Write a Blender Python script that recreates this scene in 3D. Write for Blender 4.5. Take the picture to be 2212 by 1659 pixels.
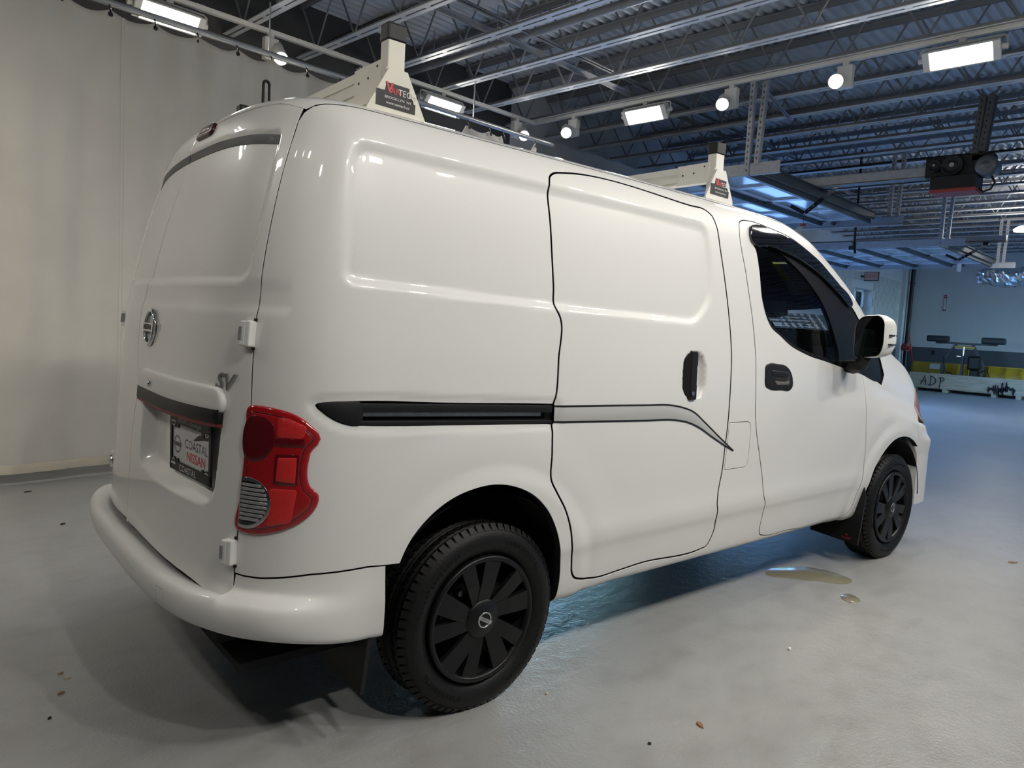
import bpy, bmesh, math, random
import numpy as np
from mathutils import Vector, Matrix, Euler
from mathutils.geometry import delaunay_2d_cdt

# ------------------------------------------------------------------ clear, camera, world, exposure
for o in list(bpy.data.objects): bpy.data.objects.remove(o)
SC = bpy.context.scene
COL = SC.collection
TH = math.radians(6.5)          # the van stands turned by this much in the room

def cam_axes(yaw, pitch, roll):
    f = Vector((math.cos(yaw)*math.cos(pitch), math.sin(yaw)*math.cos(pitch), -math.sin(pitch)))
    r = f.cross(Vector((0, 0, 1))).normalized(); u = r.cross(f)
    c, s = math.cos(roll), math.sin(roll)
    return f, c*r+s*u, -s*r+c*u
CAMPOS = Vector((-1.66987, -2.42485, 1.23476))
cf, cr, cu = cam_axes(math.radians(50.34755)-TH, math.radians(4.89524), math.radians(3.0431))
cd = bpy.data.cameras.new('camera'); cam = bpy.data.objects.new('camera', cd); COL.objects.link(cam)
cam.matrix_world = Matrix(((cr.x, cu.x, -cf.x, CAMPOS.x), (cr.y, cu.y, -cf.y, CAMPOS.y), (cr.z, cu.z, -cf.z, CAMPOS.z), (0, 0, 0, 1)))
cd.sensor_fit = 'HORIZONTAL'; cd.sensor_width = 36.0; cd.lens = 1574.72/2212*36.0
cd.clip_start = 0.05; cd.clip_end = 300
SC.camera = cam

SKY = 3.2         # strength of the daylight
FLOOD = 96.0
SPOTW = 100.0
W = bpy.data.worlds.new('world'); SC.world = W; W.use_nodes = True
wn = W.node_tree.nodes; wl = W.node_tree.links
bg = wn['Background']; sky = wn.new('ShaderNodeTexSky'); sky.sky_type = 'NISHITA'
sky.sun_disc = False; sky.sun_elevation = math.radians(48); sky.sun_rotation = math.radians(215); sky.air_density = 1.4; sky.ozone_density = 2.0
tint = wn.new('ShaderNodeMix'); tint.data_type = 'RGBA'; tint.blend_type = 'MULTIPLY'; tint.inputs[0].default_value = 1.0; tint.inputs[7].default_value = (.50, .78, 1.22, 1)   # camera is balanced for the warm lamps
wl.new(sky.outputs[0], tint.inputs[6]); wl.new(tint.outputs[2], bg.inputs[0]); bg.inputs[1].default_value = SKY

CY_ = SC.cycles; CY_.max_bounces = 6; CY_.diffuse_bounces = 3; CY_.glossy_bounces = 3; CY_.transmission_bounces = 4; CY_.transparent_max_bounces = 12; CY_.caustics_reflective = False; CY_.caustics_refractive = False; CY_.sample_clamp_indirect = 6.0
VS = SC.view_settings
VS.view_transform = 'Standard'; VS.look = 'None'; VS.gamma = 1.0; VS.use_curve_mapping = False
VS.exposure = 0.0


# ------------------------------------------------------------------ helpers
def tag(o, label=None, cat=None, group=None, kind=None):
    if label: o['label'] = label
    if cat: o['category'] = cat
    if group: o['group'] = group
    if kind: o['kind'] = kind
    return o
def empty(name, loc=(0, 0, 0), rz=0.0, parent=None):
    o = bpy.data.objects.new(name, None); COL.objects.link(o); o.location = loc; o.rotation_euler = (0, 0, rz)
    o.empty_display_size = 0.1
    if parent: o.parent = parent
    return o
def link(name, me, parent=None):
    o = bpy.data.objects.new(name, me); COL.objects.link(o)
    if parent: o.parent = parent
    return o
def copy_tree(o, parent=None):
    c = o.copy(); COL.objects.link(c); c.parent = parent
    for ch in list(o.children): copy_tree(ch, c)
    return c
def frame(z, up=(0, 0, 1)):
    """matrix whose z axis is z, x axis as level as possible"""
    z = Vector(z).normalized(); up = Vector(up)
    if abs(z.dot(up)) > .999: up = Vector((1, 0, 0))
    x = up.cross(z).normalized(); y = z.cross(x)
    return Matrix(((x.x, y.x, z.x), (x.y, y.y, z.y), (x.z, y.z, z.z)))

class MB:
    def __init__(s): s.v = []; s.f = []; s.m = []; s.sm = []; s.M = Matrix.Identity(4)
    def add(s, vs, fs, mi=0, smooth=False):
        n = len(s.v); M = s.M
        s.v += [tuple(M @ Vector(v)) for v in vs]
        s.f += [tuple(i+n for i in f) for f in fs]; s.m += [mi]*len(fs); s.sm += [smooth]*len(fs); return s
    def box(s, c, d, mi=0, R=None, bev=0.0):
        x, y, z = d[0]/2, d[1]/2, d[2]/2
        if bev > 0:
            b = min(bev, x*.49, y*.49, z*.49); vs = []
            bm = bmesh.new(); bmesh.ops.create_cube(bm, size=1.0)
            for v in bm.verts: v.co = Vector((v.co.x*2*x, v.co.y*2*y, v.co.z*2*z))
            bmesh.ops.bevel(bm, geom=list(bm.edges), offset=b, segments=2, affect='EDGES', profile=.5)
            vs = [v.co.copy() for v in bm.verts]; bm.verts.index_update(); fs = [[v.index for v in f.verts] for f in bm.faces]; bm.free()
        else:
            vs = [Vector((a*x, b*y, c_*z)) for a in (-1, 1) for b in (-1, 1) for c_ in (-1, 1)]
            fs = [(0, 1, 3, 2), (4, 6, 7, 5), (0, 4, 5, 1), (2, 3, 7, 6), (0, 2, 6, 4), (1, 5, 7, 3)]
        c = Vector(c)
        if R is not None: vs = [R @ v for v in vs]
        return s.add([v+c for v in vs], fs, mi, False)
    def bb(s, x0, x1, y0, y1, z0, z1, mi=0, bev=0.0):
        return s.box(((x0+x1)/2, (y0+y1)/2, (z0+z1)/2), (abs(x1-x0), abs(y1-y0), abs(z1-z0)), mi, None, bev)
    def bar(s, a, b, w, h, mi=0, up=(0, 0, 1), bev=0.0):
        a, b = Vector(a), Vector(b); R = frame(b-a, up)
        return s.box((a+b)/2, (w, h, (b-a).length), mi, R, bev)
    def cyl(s, a, b, r0, r1=None, n=16, mi=0, caps=True, smooth=True):
        a, b = Vector(a), Vector(b); r1 = r0 if r1 is None else r1; R = frame(b-a); vs = []
        for p, r in ((a, r0), (b, r1)):
            for k in range(n):
                t = 2*math.pi*k/n; vs.append(p+R@Vector((r*math.cos(t), r*math.sin(t), 0)))
        s.add(vs, [(k, (k+1) % n, n+(k+1) % n, n+k) for k in range(n)], mi, smooth)
        if caps: s.add(vs, [tuple(range(n-1, -1, -1)), tuple(range(n, 2*n))], mi, False)
        return s
    def tube(s, pts, r, n=8, mi=0, closed=False, caps=True):
        P_ = [Vector(p) for p in pts]; N = len(P_); vs = []; up = Vector((0, 0, 1)); px = None
        for i, p in enumerate(P_):
            a = P_[(i-1) % N] if (closed or i > 0) else p; b = P_[(i+1) % N] if (closed or i < N-1) else p
            z = (b-a).normalized()
            if px is None: R = frame(z); px = R.col[0]
            px = (px-z*px.dot(z)).normalized(); py = z.cross(px)
            rr = r[i] if hasattr(r, '__len__') else r
            for k in range(n):
                t = 2*math.pi*k/n; vs.append(p+(px*math.cos(t)+py*math.sin(t))*rr)
        fs = []
        for i in range(N if closed else N-1):
            j = (i+1) % N
            fs += [(i*n+k, i*n+(k+1) % n, j*n+(k+1) % n, j*n+k) for k in range(n)]
        s.add(vs, fs, mi, True)
        if caps and not closed: s.add(vs, [tuple(range(n-1, -1, -1)), tuple(range((N-1)*n, N*n))], mi, False)
        return s
    def lathe(s, prof, n=48, mi=0, axis='Y', smooth=True, a0=0.0, a1=2*math.pi):
        """prof: (radius, along axis)"""
        vs = []; full = abs(a1-a0-2*math.pi) < 1e-6; m = n if full else n+1
        for k in range(m):
            t = a0+(a1-a0)*k/n; c, d = math.cos(t), math.sin(t)
            for r, h in prof:
                vs.append((r*c, h, r*d) if axis == 'Y' else ((r*c, r*d, h) if axis == 'Z' else (h, r*c, r*d)))
        L = len(prof); fs = []
        for k in range(n):
            j = (k+1) % m
            fs += [(k*L+i, k*L+i+1, j*L+i+1, j*L+i) for i in range(L-1)]
        return s.add(vs, fs, mi, smooth)
    def prism(s, poly, h, mi=0, T=None, bev=0):
        """poly in local xy, extruded z 0..h, T 4x4"""
        n = len(poly); vs = [Vector((x, y, 0)) for x, y in poly]+[Vector((x, y, h)) for x, y in poly]
        if T is not None: vs = [T @ v for v in vs]
        return s.add(vs, [tuple(range(n-1, -1, -1)), tuple(range(n, 2*n))]+[(k, (k+1) % n, n+(k+1) % n, n+k) for k in range(n)], mi)
    def text(s, txt, size, T, mi=0, depth=0.0, align='CENTER', shear=0.0, bold=0.0, sx=1.0):
        cu_ = bpy.data.curves.new('t', 'FONT'); cu_.body = txt; cu_.size = size; cu_.align_x = align; cu_.align_y = 'CENTER'
        cu_.extrude = depth; cu_.shear = shear; cu_.offset = bold; cu_.resolution_u = 3
        o = bpy.data.objects.new('t', cu_); COL.objects.link(o)
        me = o.to_mesh(); vs = [T @ Vector((v.co.x*sx, v.co.y, v.co.z)) for v in me.vertices]; fs = [tuple(p.vertices) for p in me.polygons]
        s.add(vs, fs, mi); o.to_mesh_clear(); bpy.data.objects.remove(o); bpy.data.curves.remove(cu_); return s
    def mesh(s, name, mats):
        me = bpy.data.meshes.new(name); me.from_pydata([tuple(v) for v in s.v], [], s.f)
        for m in (mats if isinstance(mats, (list, tuple)) else [mats]): me.materials.append(m)
        me.polygons.foreach_set('material_index', s.m); me.polygons.foreach_set('use_smooth', s.sm); me.update(); return me
    def build(s, name, mats, parent=None): return link(name, s.mesh(name, mats), parent)

def TR(loc=(0, 0, 0), rx=0, ry=0, rz=0): return Matrix.Translation(loc) @ Euler((rx, ry, rz)).to_matrix().to_4x4()
def basis(o, x, y, z=None):
    x = Vector(x).normalized(); y = Vector(y); y = (y-x*y.dot(x)).normalized(); z = x.cross(y)
    return Matrix(((x.x, y.x, z.x, o[0]), (x.y, y.y, z.y, o[1]), (x.z, y.z, z.z, o[2]), (0, 0, 0, 1)))

# ------------------------------------------------------------------ materials
def mat(name, col, rough=.5, metal=0.0, noise=0.0, nscale=20.0, bump=0.0, bscale=60.0, coat=0.0, emit=None, estr=0.0, spec=.5, alpha=1.0, col2=None, stretch=None):
    m = bpy.data.materials.new(name); m.use_nodes = True; N = m.node_tree.nodes; L = m.node_tree.links; b = N['Principled BSDF']
    c = (*col, 1.0)
    b.inputs['Base Color'].default_value = c; b.inputs['Roughness'].default_value = rough; b.inputs['Metallic'].default_value = metal
    b.inputs['Coat Weight'].default_value = coat; b.inputs['Coat Roughness'].default_value = .03; b.inputs['Specular IOR Level'].default_value = spec
    if emit: b.inputs['Emission Color'].default_value = (*emit, 1); b.inputs['Emission Strength'].default_value = estr
    tc = N.new('ShaderNodeTexCoord'); co = tc.outputs['Object']
    if stretch:
        mp = N.new('ShaderNodeMapping'); mp.inputs['Scale'].default_value = stretch; L.new(co, mp.inputs[0]); co = mp.outputs[0]
    if noise > 0 or col2:
        nz = N.new('ShaderNodeTexNoise'); nz.inputs['Scale'].default_value = nscale; nz.inputs['Detail'].default_value = 6; L.new(co, nz.inputs['Vector'])
        rp = N.new('ShaderNodeValToRGB'); a = col2 or [x*(1-noise) for x in col]; d = col if col2 else [min(1, x*(1+noise)) for x in col]
        rp.color_ramp.elements[0].position = .35; rp.color_ramp.elements[1].position = .65
        rp.color_ramp.elements[0].color = (*a, 1); rp.color_ramp.elements[1].color = (*d, 1)
        L.new(nz.outputs['Fac'], rp.inputs[0]); L.new(rp.outputs[0], b.inputs['Base Color'])
    if bump > 0:
        nb = N.new('ShaderNodeTexNoise'); nb.inputs['Scale'].default_value = bscale; nb.inputs['Detail'].default_value = 4; L.new(co, nb.inputs['Vector'])
        bp = N.new('ShaderNodeBump'); bp.inputs['Strength'].default_value = bump; bp.inputs['Distance'].default_value = .01
        L.new(nb.outputs['Fac'], bp.inputs['Height']); L.new(bp.outputs[0], b.inputs['Normal'])
    return m
def glass(name, tint=(.6, .75, .72), refl=1.0, rough=.0):
    m = bpy.data.materials.new(name); m.use_nodes = True; N = m.node_tree.nodes; L = m.node_tree.links; N.remove(N['Principled BSDF'])
    out = N['Material Output']; tr = N.new('ShaderNodeBsdfTransparent'); tr.inputs[0].default_value = (*tint, 1)
    gl = N.new('ShaderNodeBsdfGlossy'); gl.inputs['Roughness'].default_value = rough; gl.inputs[0].default_value = (refl, refl, refl, 1)
    fr = N.new('ShaderNodeFresnel'); fr.inputs[0].default_value = 1.5; mx = N.new('ShaderNodeMixShader')
    L.new(fr.outputs[0], mx.inputs[0]); L.new(tr.outputs[0], mx.inputs[1]); L.new(gl.outputs[0], mx.inputs[2]); L.new(mx.outputs[0], out.inputs[0]); return m
def emis(name, col, s):
    m = bpy.data.materials.new(name); m.use_nodes = True; N = m.node_tree.nodes; L = m.node_tree.links; N.remove(N['Principled BSDF'])
    e = N.new('ShaderNodeEmission'); e.inputs[0].default_value = (*col, 1); e.inputs[1].default_value = s; L.new(e.outputs[0], N['Material Output'].inputs[0]); return m

paint = mat('white_paint', (.80, .795, .775), rough=.38, coat=.9)
paint2 = mat('white_plastic_paint', (.78, .775, .755), rough=.45, coat=.35)
blackpl = mat('black_plastic', (.010, .010, .011), rough=.45, spec=.35)
blackgl = mat('gloss_black', (.004, .004, .005), rough=.06, coat=1.0)
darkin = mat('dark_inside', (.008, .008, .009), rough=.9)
rubber = mat('tire_rubber', (.007, .007, .0075), rough=.5, bump=.12, bscale=150, spec=.28)
capblk = mat('wheel_black', (.006, .006, .007), rough=.36, spec=.35)
chrome = mat('chrome', (.62, .63, .65), rough=.10, metal=1.0)
steel = mat('bare_steel', (.38, .39, .41), rough=.35, metal=1.0, noise=.15, nscale=60)
alu = mat('rail_aluminium', (.42, .43, .44), rough=.45, metal=.6, noise=.12, nscale=40)
stripem = mat('grey_stripe', (.50, .50, .49), rough=.35, coat=.6)
cream = mat('rack_cream', (.74, .72, .62), rough=.4, noise=.03, nscale=8)
rackwhite = mat('rack_white', (.80, .79, .74), rough=.4)
redlens = mat('red_lens', (.34, .006, .009), rough=.12, coat=1.0)
redlens2 = mat('red_lens_bright', (.62, .02, .02), rough=.18, coat=1.0, bump=.35, bscale=420)
redlens3 = mat('red_lens_dark', (.10, .002, .006), rough=.10, coat=1.0)
clearlens = mat('clear_lens', (.50, .50, .50), rough=.12, metal=.6, coat=1.0)
redprint = mat('red_print', (.55, .03, .04), rough=.5)
whiteprint = mat('white_print', (.75, .75, .75), rough=.5)
darkprint = mat('dark_print', (.02, .02, .022), rough=.5)
platewhite = mat('plate_white', (.62, .62, .63), rough=.4)
rackred = mat('decal_red', (.70, .05, .06), rough=.45)
orangel = mat('amber_lens', (.55, .25, .14), rough=.2, coat=1.0)
winglass = glass('side_glass', (.78, .88, .88), refl=.7)
trimblk = mat('trim_black', (.006, .006, .007), rough=.38, spec=.25)
mirrorm = mat('mirror_glass', (.55, .58, .58), rough=.02, metal=1.0)
# ------------------------------------------------------------------ van body surface (van frame: x forward from rear axle, right side y<0)
# ---- section control (w,z) from sill underside to roof centre
SEC=np.array([(0.70,0.262),(0.775,0.270),(0.806,0.292),(0.818,0.325),(0.826,0.36),(0.834,0.40),(0.843,0.44),(0.852,0.475),(0.8555,0.52),(0.8585,0.60),(0.8625,0.72),(0.8650,0.85),(0.8645,0.98),(0.8610,1.10),(0.8530,1.22),(0.8415,1.35),(0.8260,1.48),(0.8080,1.60),(0.7900,1.69),(0.7700,1.748),(0.7420,1.788),(0.7050,1.815),(0.64,1.835),(0.52,1.853),(0.35,1.866),(0.17,1.872),(0.0,1.874)])
TT=np.concatenate([[0],np.cumsum(np.hypot(*np.diff(SEC,axis=0).T))])
def pchip(x,y):
    x=np.asarray(x,float);y=np.asarray(y,float);h=np.diff(x);d=np.diff(y)/h;m=np.zeros_like(y)
    m[1:-1]=np.where(d[:-1]*d[1:]>0,(h[:-1]+h[1:])*3/( (2*h[1:]+h[:-1])/np.where(d[:-1]==0,1,d[:-1])+(h[1:]+2*h[:-1])/np.where(d[1:]==0,1,d[1:])+1e-30),0)
    m[0]=d[0];m[-1]=d[-1]
    def f(q):
        q=np.clip(np.asarray(q,float),x[0],x[-1]);i=np.clip(np.searchsorted(x,q,side='right')-1,0,len(x)-2);u=(q-x[i])/h[i]
        return (2*u**3-3*u**2+1)*y[i]+(u**3-2*u**2+u)*h[i]*m[i]+(-2*u**3+3*u**2)*y[i+1]+(u**3-u**2)*h[i]*m[i+1]
    return f
fw=pchip(TT,SEC[:,0]); fz=pchip(TT,SEC[:,1])
t_of_z=pchip(SEC[:,1],TT)
XJ=-0.36; NN=3.4
# rear x as function of unmodified section z
RZ=np.array([(0.2,-0.835),(0.45,-0.822),(0.7,-0.806),(0.95,-0.7872),(1.08,-0.7771),(1.2,-0.7671),(1.35,-0.7467),(1.5,-0.7134),(1.62,-0.6775),(1.72,-0.6429),(1.78,-0.6234),(1.82,-0.6071),(1.845,-0.5928),(1.86,-0.5714),(1.874,-0.5593)])
fxr=pchip(RZ[:,0],RZ[:,1])
# top height factor along x (side silhouette), base 1.874
ZT=np.array([(-1.5,1.8786),(-0.2,1.8637),(1.2,1.8446),(1.7,1.8274),(1.95,1.781),(2.1,1.725),(2.25,1.6583),(2.4,1.5846),(2.55,1.4921),(2.7,1.4007),(2.85,1.3148),(2.97,1.2511),(3.08,1.203),(3.2,1.1581),(3.35,1.0778),(3.5,0.9801),(3.6,0.8833),(3.68,0.7917),(3.76,0.68)])
fzt=pchip(ZT[:,0],ZT[:,1])
# plan taper
_lo=pchip([-1.5,1.6,2.2,2.8,3.2,4],[1,.998,.990,.982,.975,.96]); _up=pchip([-1.5,1.9,2.4,2.8,3.2,4],[1,1,.985,.972,.96,.95])
def fg(x,z0):
    c=(1-np.clip((x-3.10)/0.66,0,1)**3)**(1/3.)
    u=np.clip((z0-.95)/.3,0,1); u=u*u*(3-2*u)
    return _lo(x)*c*(1+(_up(x)-1)*u)
# reference superellipse arclength table
_ph=np.linspace(0,np.pi/2,4001); _X=1-np.cos(_ph)**(2/NN); _Y=np.sin(_ph)**(2/NN)
_L=np.concatenate([[0],np.cumsum(np.hypot(0.42*np.diff(_X),0.86*np.diff(_Y)))]); STOT=_L[-1]
ZB=0.55
def P(s,t):
    """s>=0 : x=XJ+s ; s in[-STOT,0]: round the rear corner to the centre of the rear. t: up the section. returns right side points (y<0)"""
    s=np.asarray(s,float);t=np.asarray(t,float);s,t=np.broadcast_arrays(s,t)
    mir=s<-STOT; s=np.where(mir,-2*STOT-s,s)
    w=fw(t);z0=fz(t);xr=fxr(z0)
    L=XJ-xr
    q=np.clip(s+STOT,0,STOT)
    Xh=np.interp(q,_L,_X);Yh=np.interp(q,_L,_Y)
    x=np.where(s<0,xr+L*Xh,XJ+s); y=np.where(s<0,w*Yh,w)
    zt=fzt(x); k=(zt-ZB)/(1.874-ZB)
    z=np.where(z0>ZB,ZB+(z0-ZB)*k,z0)
    # roof front: narrower where top drops (A pillar lean)
    y=y*fg(x,z0)
    return np.stack([x,np.where(mir,y,-y),z],-1)
def sstep(x, a, b):
    u = np.clip((x-a)/(b-a), 0, 1); return u*u*(3-2*u)
def catmull(pts, step=.012, closed=True):
    p = np.array(pts, float); n = len(p); out = []
    for i in range(n if closed else n-1):
        a = p[(i-1) % n] if (closed or i > 0) else p[i]; b = p[i]; c = p[(i+1) % n]; d = p[(i+2) % n] if (closed or i < n-2) else p[i+1]
        # centripetal-ish: limit tangents by neighbouring chord
        L = np.linalg.norm(c-b); k = max(1, int(round(L/step)))
        def tang(q0, q1, q2):
            l0, l1 = np.linalg.norm(q1-q0)+1e-9, np.linalg.norm(q2-q1)+1e-9
            return ((q1-q0)/l0*l1+(q2-q1)/l1*l0)/(l0+l1)
        m1 = tang(a, b, c)*L; m2 = tang(b, c, d)*L
        for u in np.arange(k)/k:
            out.append((2*u**3-3*u**2+1)*b+(u**3-2*u**2+u)*m1+(-2*u**3+3*u**2)*c+(u**3-u**2)*m2)
    if not closed: out.append(p[-1])
    return np.array(out)
def dens(pts, step=.012, closed=True):
    p = np.array(pts, float); out = []; n = len(p)
    for i in range(n if closed else n-1):
        b, c = p[i], p[(i+1) % n]; k = max(1, int(np.ceil(np.linalg.norm(c-b)/step)))
        for u in np.arange(k)/k: out.append(b+(c-b)*u)
    return np.array(out)
def fillet(pts, r, step=.010):
    """closed polygon with rounded corners; r number or list"""
    p = np.array(pts, float); n = len(p); out = []
    for i in range(n):
        a, b, c = p[i-1], p[i], p[(i+1) % n]; rr = r[i] if hasattr(r, '__len__') else r
        u, v = a-b, c-b; lu, lv = np.linalg.norm(u), np.linalg.norm(v); u /= lu; v /= lv
        d = min(rr, lu*.49, lv*.49)
        p0, p1 = b+u*d, b+v*d
        for q in np.linspace(0, 1, 7): out.append((1-q)**2*p0+2*q*(1-q)*b+q*q*p1)
    return dens(out, step)
def area(p): x, y = p[:, 0], p[:, 1]; return .5*np.sum(x*np.roll(y, -1)-np.roll(x, -1)*y)
def offset(p, d):
    """grow (d>0) or shrink a closed dense polygon"""
    t = np.roll(p, -1, 0)-np.roll(p, 1, 0); t /= np.linalg.norm(t, axis=1)[:, None]+1e-12
    n = np.stack([t[:, 1], -t[:, 0]], 1)*(1 if area(p) > 0 else -1)
    return p+n*d
def inside(q, p):
    x, y = q[:, 0][:, None], q[:, 1][:, None]; a = p; b = np.roll(p, -1, 0); r = np.zeros(len(q), bool)
    for i0 in range(0, len(q), 4000):
        X, Y = x[i0:i0+4000], y[i0:i0+4000]
        c = ((a[:, 1] > Y) != (b[:, 1] > Y)) & (X < (b[:, 0]-a[:, 0])*(Y-a[:, 1])/(b[:, 1]-a[:, 1]+1e-15)+a[:, 0])
        r[i0:i0+4000] = c.sum(1) % 2 == 1
    return r
def pdist(q, p):
    a = p; d = np.roll(p, -1, 0)-p; L2 = (d**2).sum(1)+1e-15; out = np.empty(len(q))
    for i0 in range(0, len(q), 3000):
        w_ = q[i0:i0+3000, None, :]-a[None]; u = np.clip((w_*d).sum(2)/L2, 0, 1)
        out[i0:i0+3000] = np.sqrt(((w_-u[..., None]*d)**2).sum(2).min(1))
    return out
def sdist(q, p, R=.12):
    """signed distance, negative inside; only exact near the outline"""
    out = np.full(len(q), R); lo, hi = p.min(0)-R, p.max(0)+R
    m = ((q >= lo) & (q <= hi)).all(1)
    if m.any():
        d = pdist(q[m], p); s_ = np.where(inside(q[m], p), -1, 1); out[m] = np.clip(d*s_, -R, R)
    return out

# feature outlines in (s,t)
SIDE_REC = fillet([(-.172, 1.138), (.60, 1.112), (1.345, 1.098), (1.452, 1.195), (1.464, 1.33), (1.444, 1.522), (.60, 1.533), (-.168, 1.540)], [.05, .3, .05, .05, .1, .06, .3, .075], .02)
_c2 = -2*STOT
REAR_REC = fillet([(-.445, 1.130), (-.424, 1.35), (-.436, 1.560), (-.75, 1.592), (-STOT, 1.600), (_c2+.75, 1.592), (_c2+.436, 1.560), (_c2+.424, 1.35), (_c2+.445, 1.130)], [.06, .1, .02, .1, .1, .1, .02, .1, .06], .02)
PLATE_REC = fillet([(-.505, .515), (-.497, .70), (-.50, .82), (-1.165, .82), (-1.15, .70), (-1.135, .525), (-.80, .508)], [.07, .1, .03, .03, .1, .07, .2], .02)
HND = fillet([(1.264, .803), (1.264, .997), (1.420, .997), (1.420, .803)], .074, .01)
RAILO = catmull([(-.222, .822), (-.19, .829), (-.14, .831), (.2, .819), (.58, .806), (.60, .805), (.60, .738), (.58, .739), (.2, .753), (-.09, .765), (-.13, .768), (-.165, .780), (-.20, .802)], .012)
def disp(s, t, p):
    q = np.stack([s, t], 1); d = np.zeros(len(s)); side = s > -.30
    if side.any():
        i = np.where(side)[0]; qq = q[i]; x, z = p[i, 0], p[i, 2]; e = np.zeros(len(i))
        e -= .011*sstep(-sdist(qq, SIDE_REC), -.004, .034)
        for cx in (0.0, 2.925):
            r = np.hypot(x-cx, (z-.30))
            e += .010*sstep(-r, -.50, -.425)+.005*sstep(-r, -.66, -.53)
        e -= .030*sstep(-sdist(qq, HND), .0, .026)
        e -= .006*sstep(-sdist(qq, RAILO), -.03, .0)
        # lower-door crease and front fender swell
        e += .004*np.exp(-((z-.515)/.045)**2)*sstep(x, .30, .5)*(1-sstep(x, 2.35, 2.6))
        d[i] += e
    rear = s < -.30
    if rear.any():
        i = np.where(rear)[0]; qq = q[i]; sd = sdist(qq, REAR_REC); tt = t[i]
        d[i] -= .011*sstep(-sd, -.006, .022)
        d[i] -= .042*sstep(-sdist(qq, PLATE_REC), .0, .050)
        d[i] -= .004*sstep(tt, 1.045, 1.075)*sstep(-tt, -1.15, -1.10)
    return d
def nrm_of(fun, s, t):
    e = 2e-3; a = fun(s+e, t)-fun(s-e, t); b = fun(s, t+e)-fun(s, t-e); n = np.cross(a, b); n /= np.linalg.norm(n, axis=1)[:, None]+1e-12
    return n            # for the right hand side this points outwards
def F(s, t):
    s = np.asarray(s, float); t = np.asarray(t, float); p = P(s, t); n = nrm_of(P, s, t); return p+n*disp(s, t, p)[:, None]

def panel_data(outer, holes=(), gap=.0025, hgaps=None, h=.014, depth=.02, off=0.0, rim=.0016, fun=None):
    """mesh of the body surface inside outer minus holes, with folded-back edges. returns verts, faces, normals"""
    fun = fun or F
    o = offset(outer, -gap) if area(outer) > 0 else offset(outer[::-1], -gap)
    H = [offset(x if area(x) > 0 else x[::-1], hgaps[i] if hgaps else gap) for i, x in enumerate(holes)]
    lo, hi = o.min(0), o.max(0)
    xs = np.arange(lo[0], hi[0], h); ys = np.arange(lo[1], hi[1], h*.9); g = np.stack(np.meshgrid(xs, ys, indexing='ij'), -1)
    g[:, 1::2, 0] += h*.5; g = g.reshape(-1, 2); g = g[inside(g, o)]
    for x in H: g = g[~inside(g, x)]
    for x in [o]+H: g = g[pdist(g, x) > h*.55]
    vs = [Vector(p) for p in g]; es = []
    for x in [o]+H:
        if x is not o:
            near = ((x >= lo-.05) & (x <= hi+.05)).all(1)
            if not near.any(): continue
        b = len(vs); n = len(x); vs += [Vector(p) for p in x]; es += [(b+i, b+(i+1) % n) for i in range(n)]
    V, E_, FA, *_ = delaunay_2d_cdt(vs, es, [], 0, 1e-6)
    v2 = np.array([(v.x, v.y) for v in V]); fa = np.array([f for f in FA if len(f) == 3])
    c = v2[fa].mean(1); k = inside(c, o)
    for x in H: k &= ~inside(c, x)
    fa = fa[k]
    A = np.cross(v2[fa[:, 1]]-v2[fa[:, 0]], v2[fa[:, 2]]-v2[fa[:, 0]]); fa[A < 0] = fa[A < 0][:, ::-1]
    fa = fa[np.abs(A) > 1e-9]
    used = np.unique(fa); idx = -np.ones(len(v2), int); idx[used] = np.arange(len(used)); v2 = v2[used]; fa = idx[fa]
    s, t = v2[:, 0], v2[:, 1]; p = fun(s, t); n = nrm_of(fun, s, t); p = p+n*off
    # boundary edges
    cnt = {}
    for a, b, d in fa:
        for e in ((a, b), (b, d), (d, a)):
            if (e[1], e[0]) in cnt: del cnt[(e[1], e[0])]
            else: cnt[e] = 1
    bd = list(cnt)
    out2 = np.zeros_like(v2)
    for a, b in bd:
        d = v2[b]-v2[a]; L = np.hypot(*d)+1e-12; w_ = np.array([d[1], -d[0]])/L
        out2[a] += w_; out2[b] += w_
    bi = np.array(sorted({a for e in bd for a in e})); rid = {a: i for i, a in enumerate(bi)}
    e = 2e-3; ds = (fun(s[bi]+e, t[bi])-fun(s[bi]-e, t[bi])); dt = (fun(s[bi], t[bi]+e)-fun(s[bi], t[bi]-e))
    ds /= np.linalg.norm(ds, axis=1)[:, None]+1e-12; dt /= np.linalg.norm(dt, axis=1)[:, None]+1e-12
    o2 = out2[bi]; o2 /= np.linalg.norm(o2, axis=1)[:, None]+1e-12
    ow = ds*o2[:, :1]+dt*o2[:, 1:]; nb = n[bi]; ow -= nb*(ow*nb).sum(1)[:, None]; ow /= np.linalg.norm(ow, axis=1)[:, None]+1e-12
    r1 = p[bi]+ow*rim*.75-nb*rim*.35; r2 = p[bi]+ow*rim-nb*rim; r3 = p[bi]+ow*rim-nb*depth
    n1 = (nb+ow); n1 /= np.linalg.norm(n1, axis=1)[:, None]
    N0, NB = len(p), len(bi)
    verts = np.concatenate([p, r1, r2, r3]); norms = np.concatenate([n, n1, ow, ow]); faces = [tuple(x) for x in fa]
    for a, b in bd:
        i, j = rid[a], rid[b]
        faces += [(b, a, N0+i, N0+j), (N0+j, N0+i, N0+NB+i, N0+NB+j), (N0+NB+j, N0+NB+i, N0+2*NB+i, N0+2*NB+j)]
    return verts, faces, norms
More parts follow.
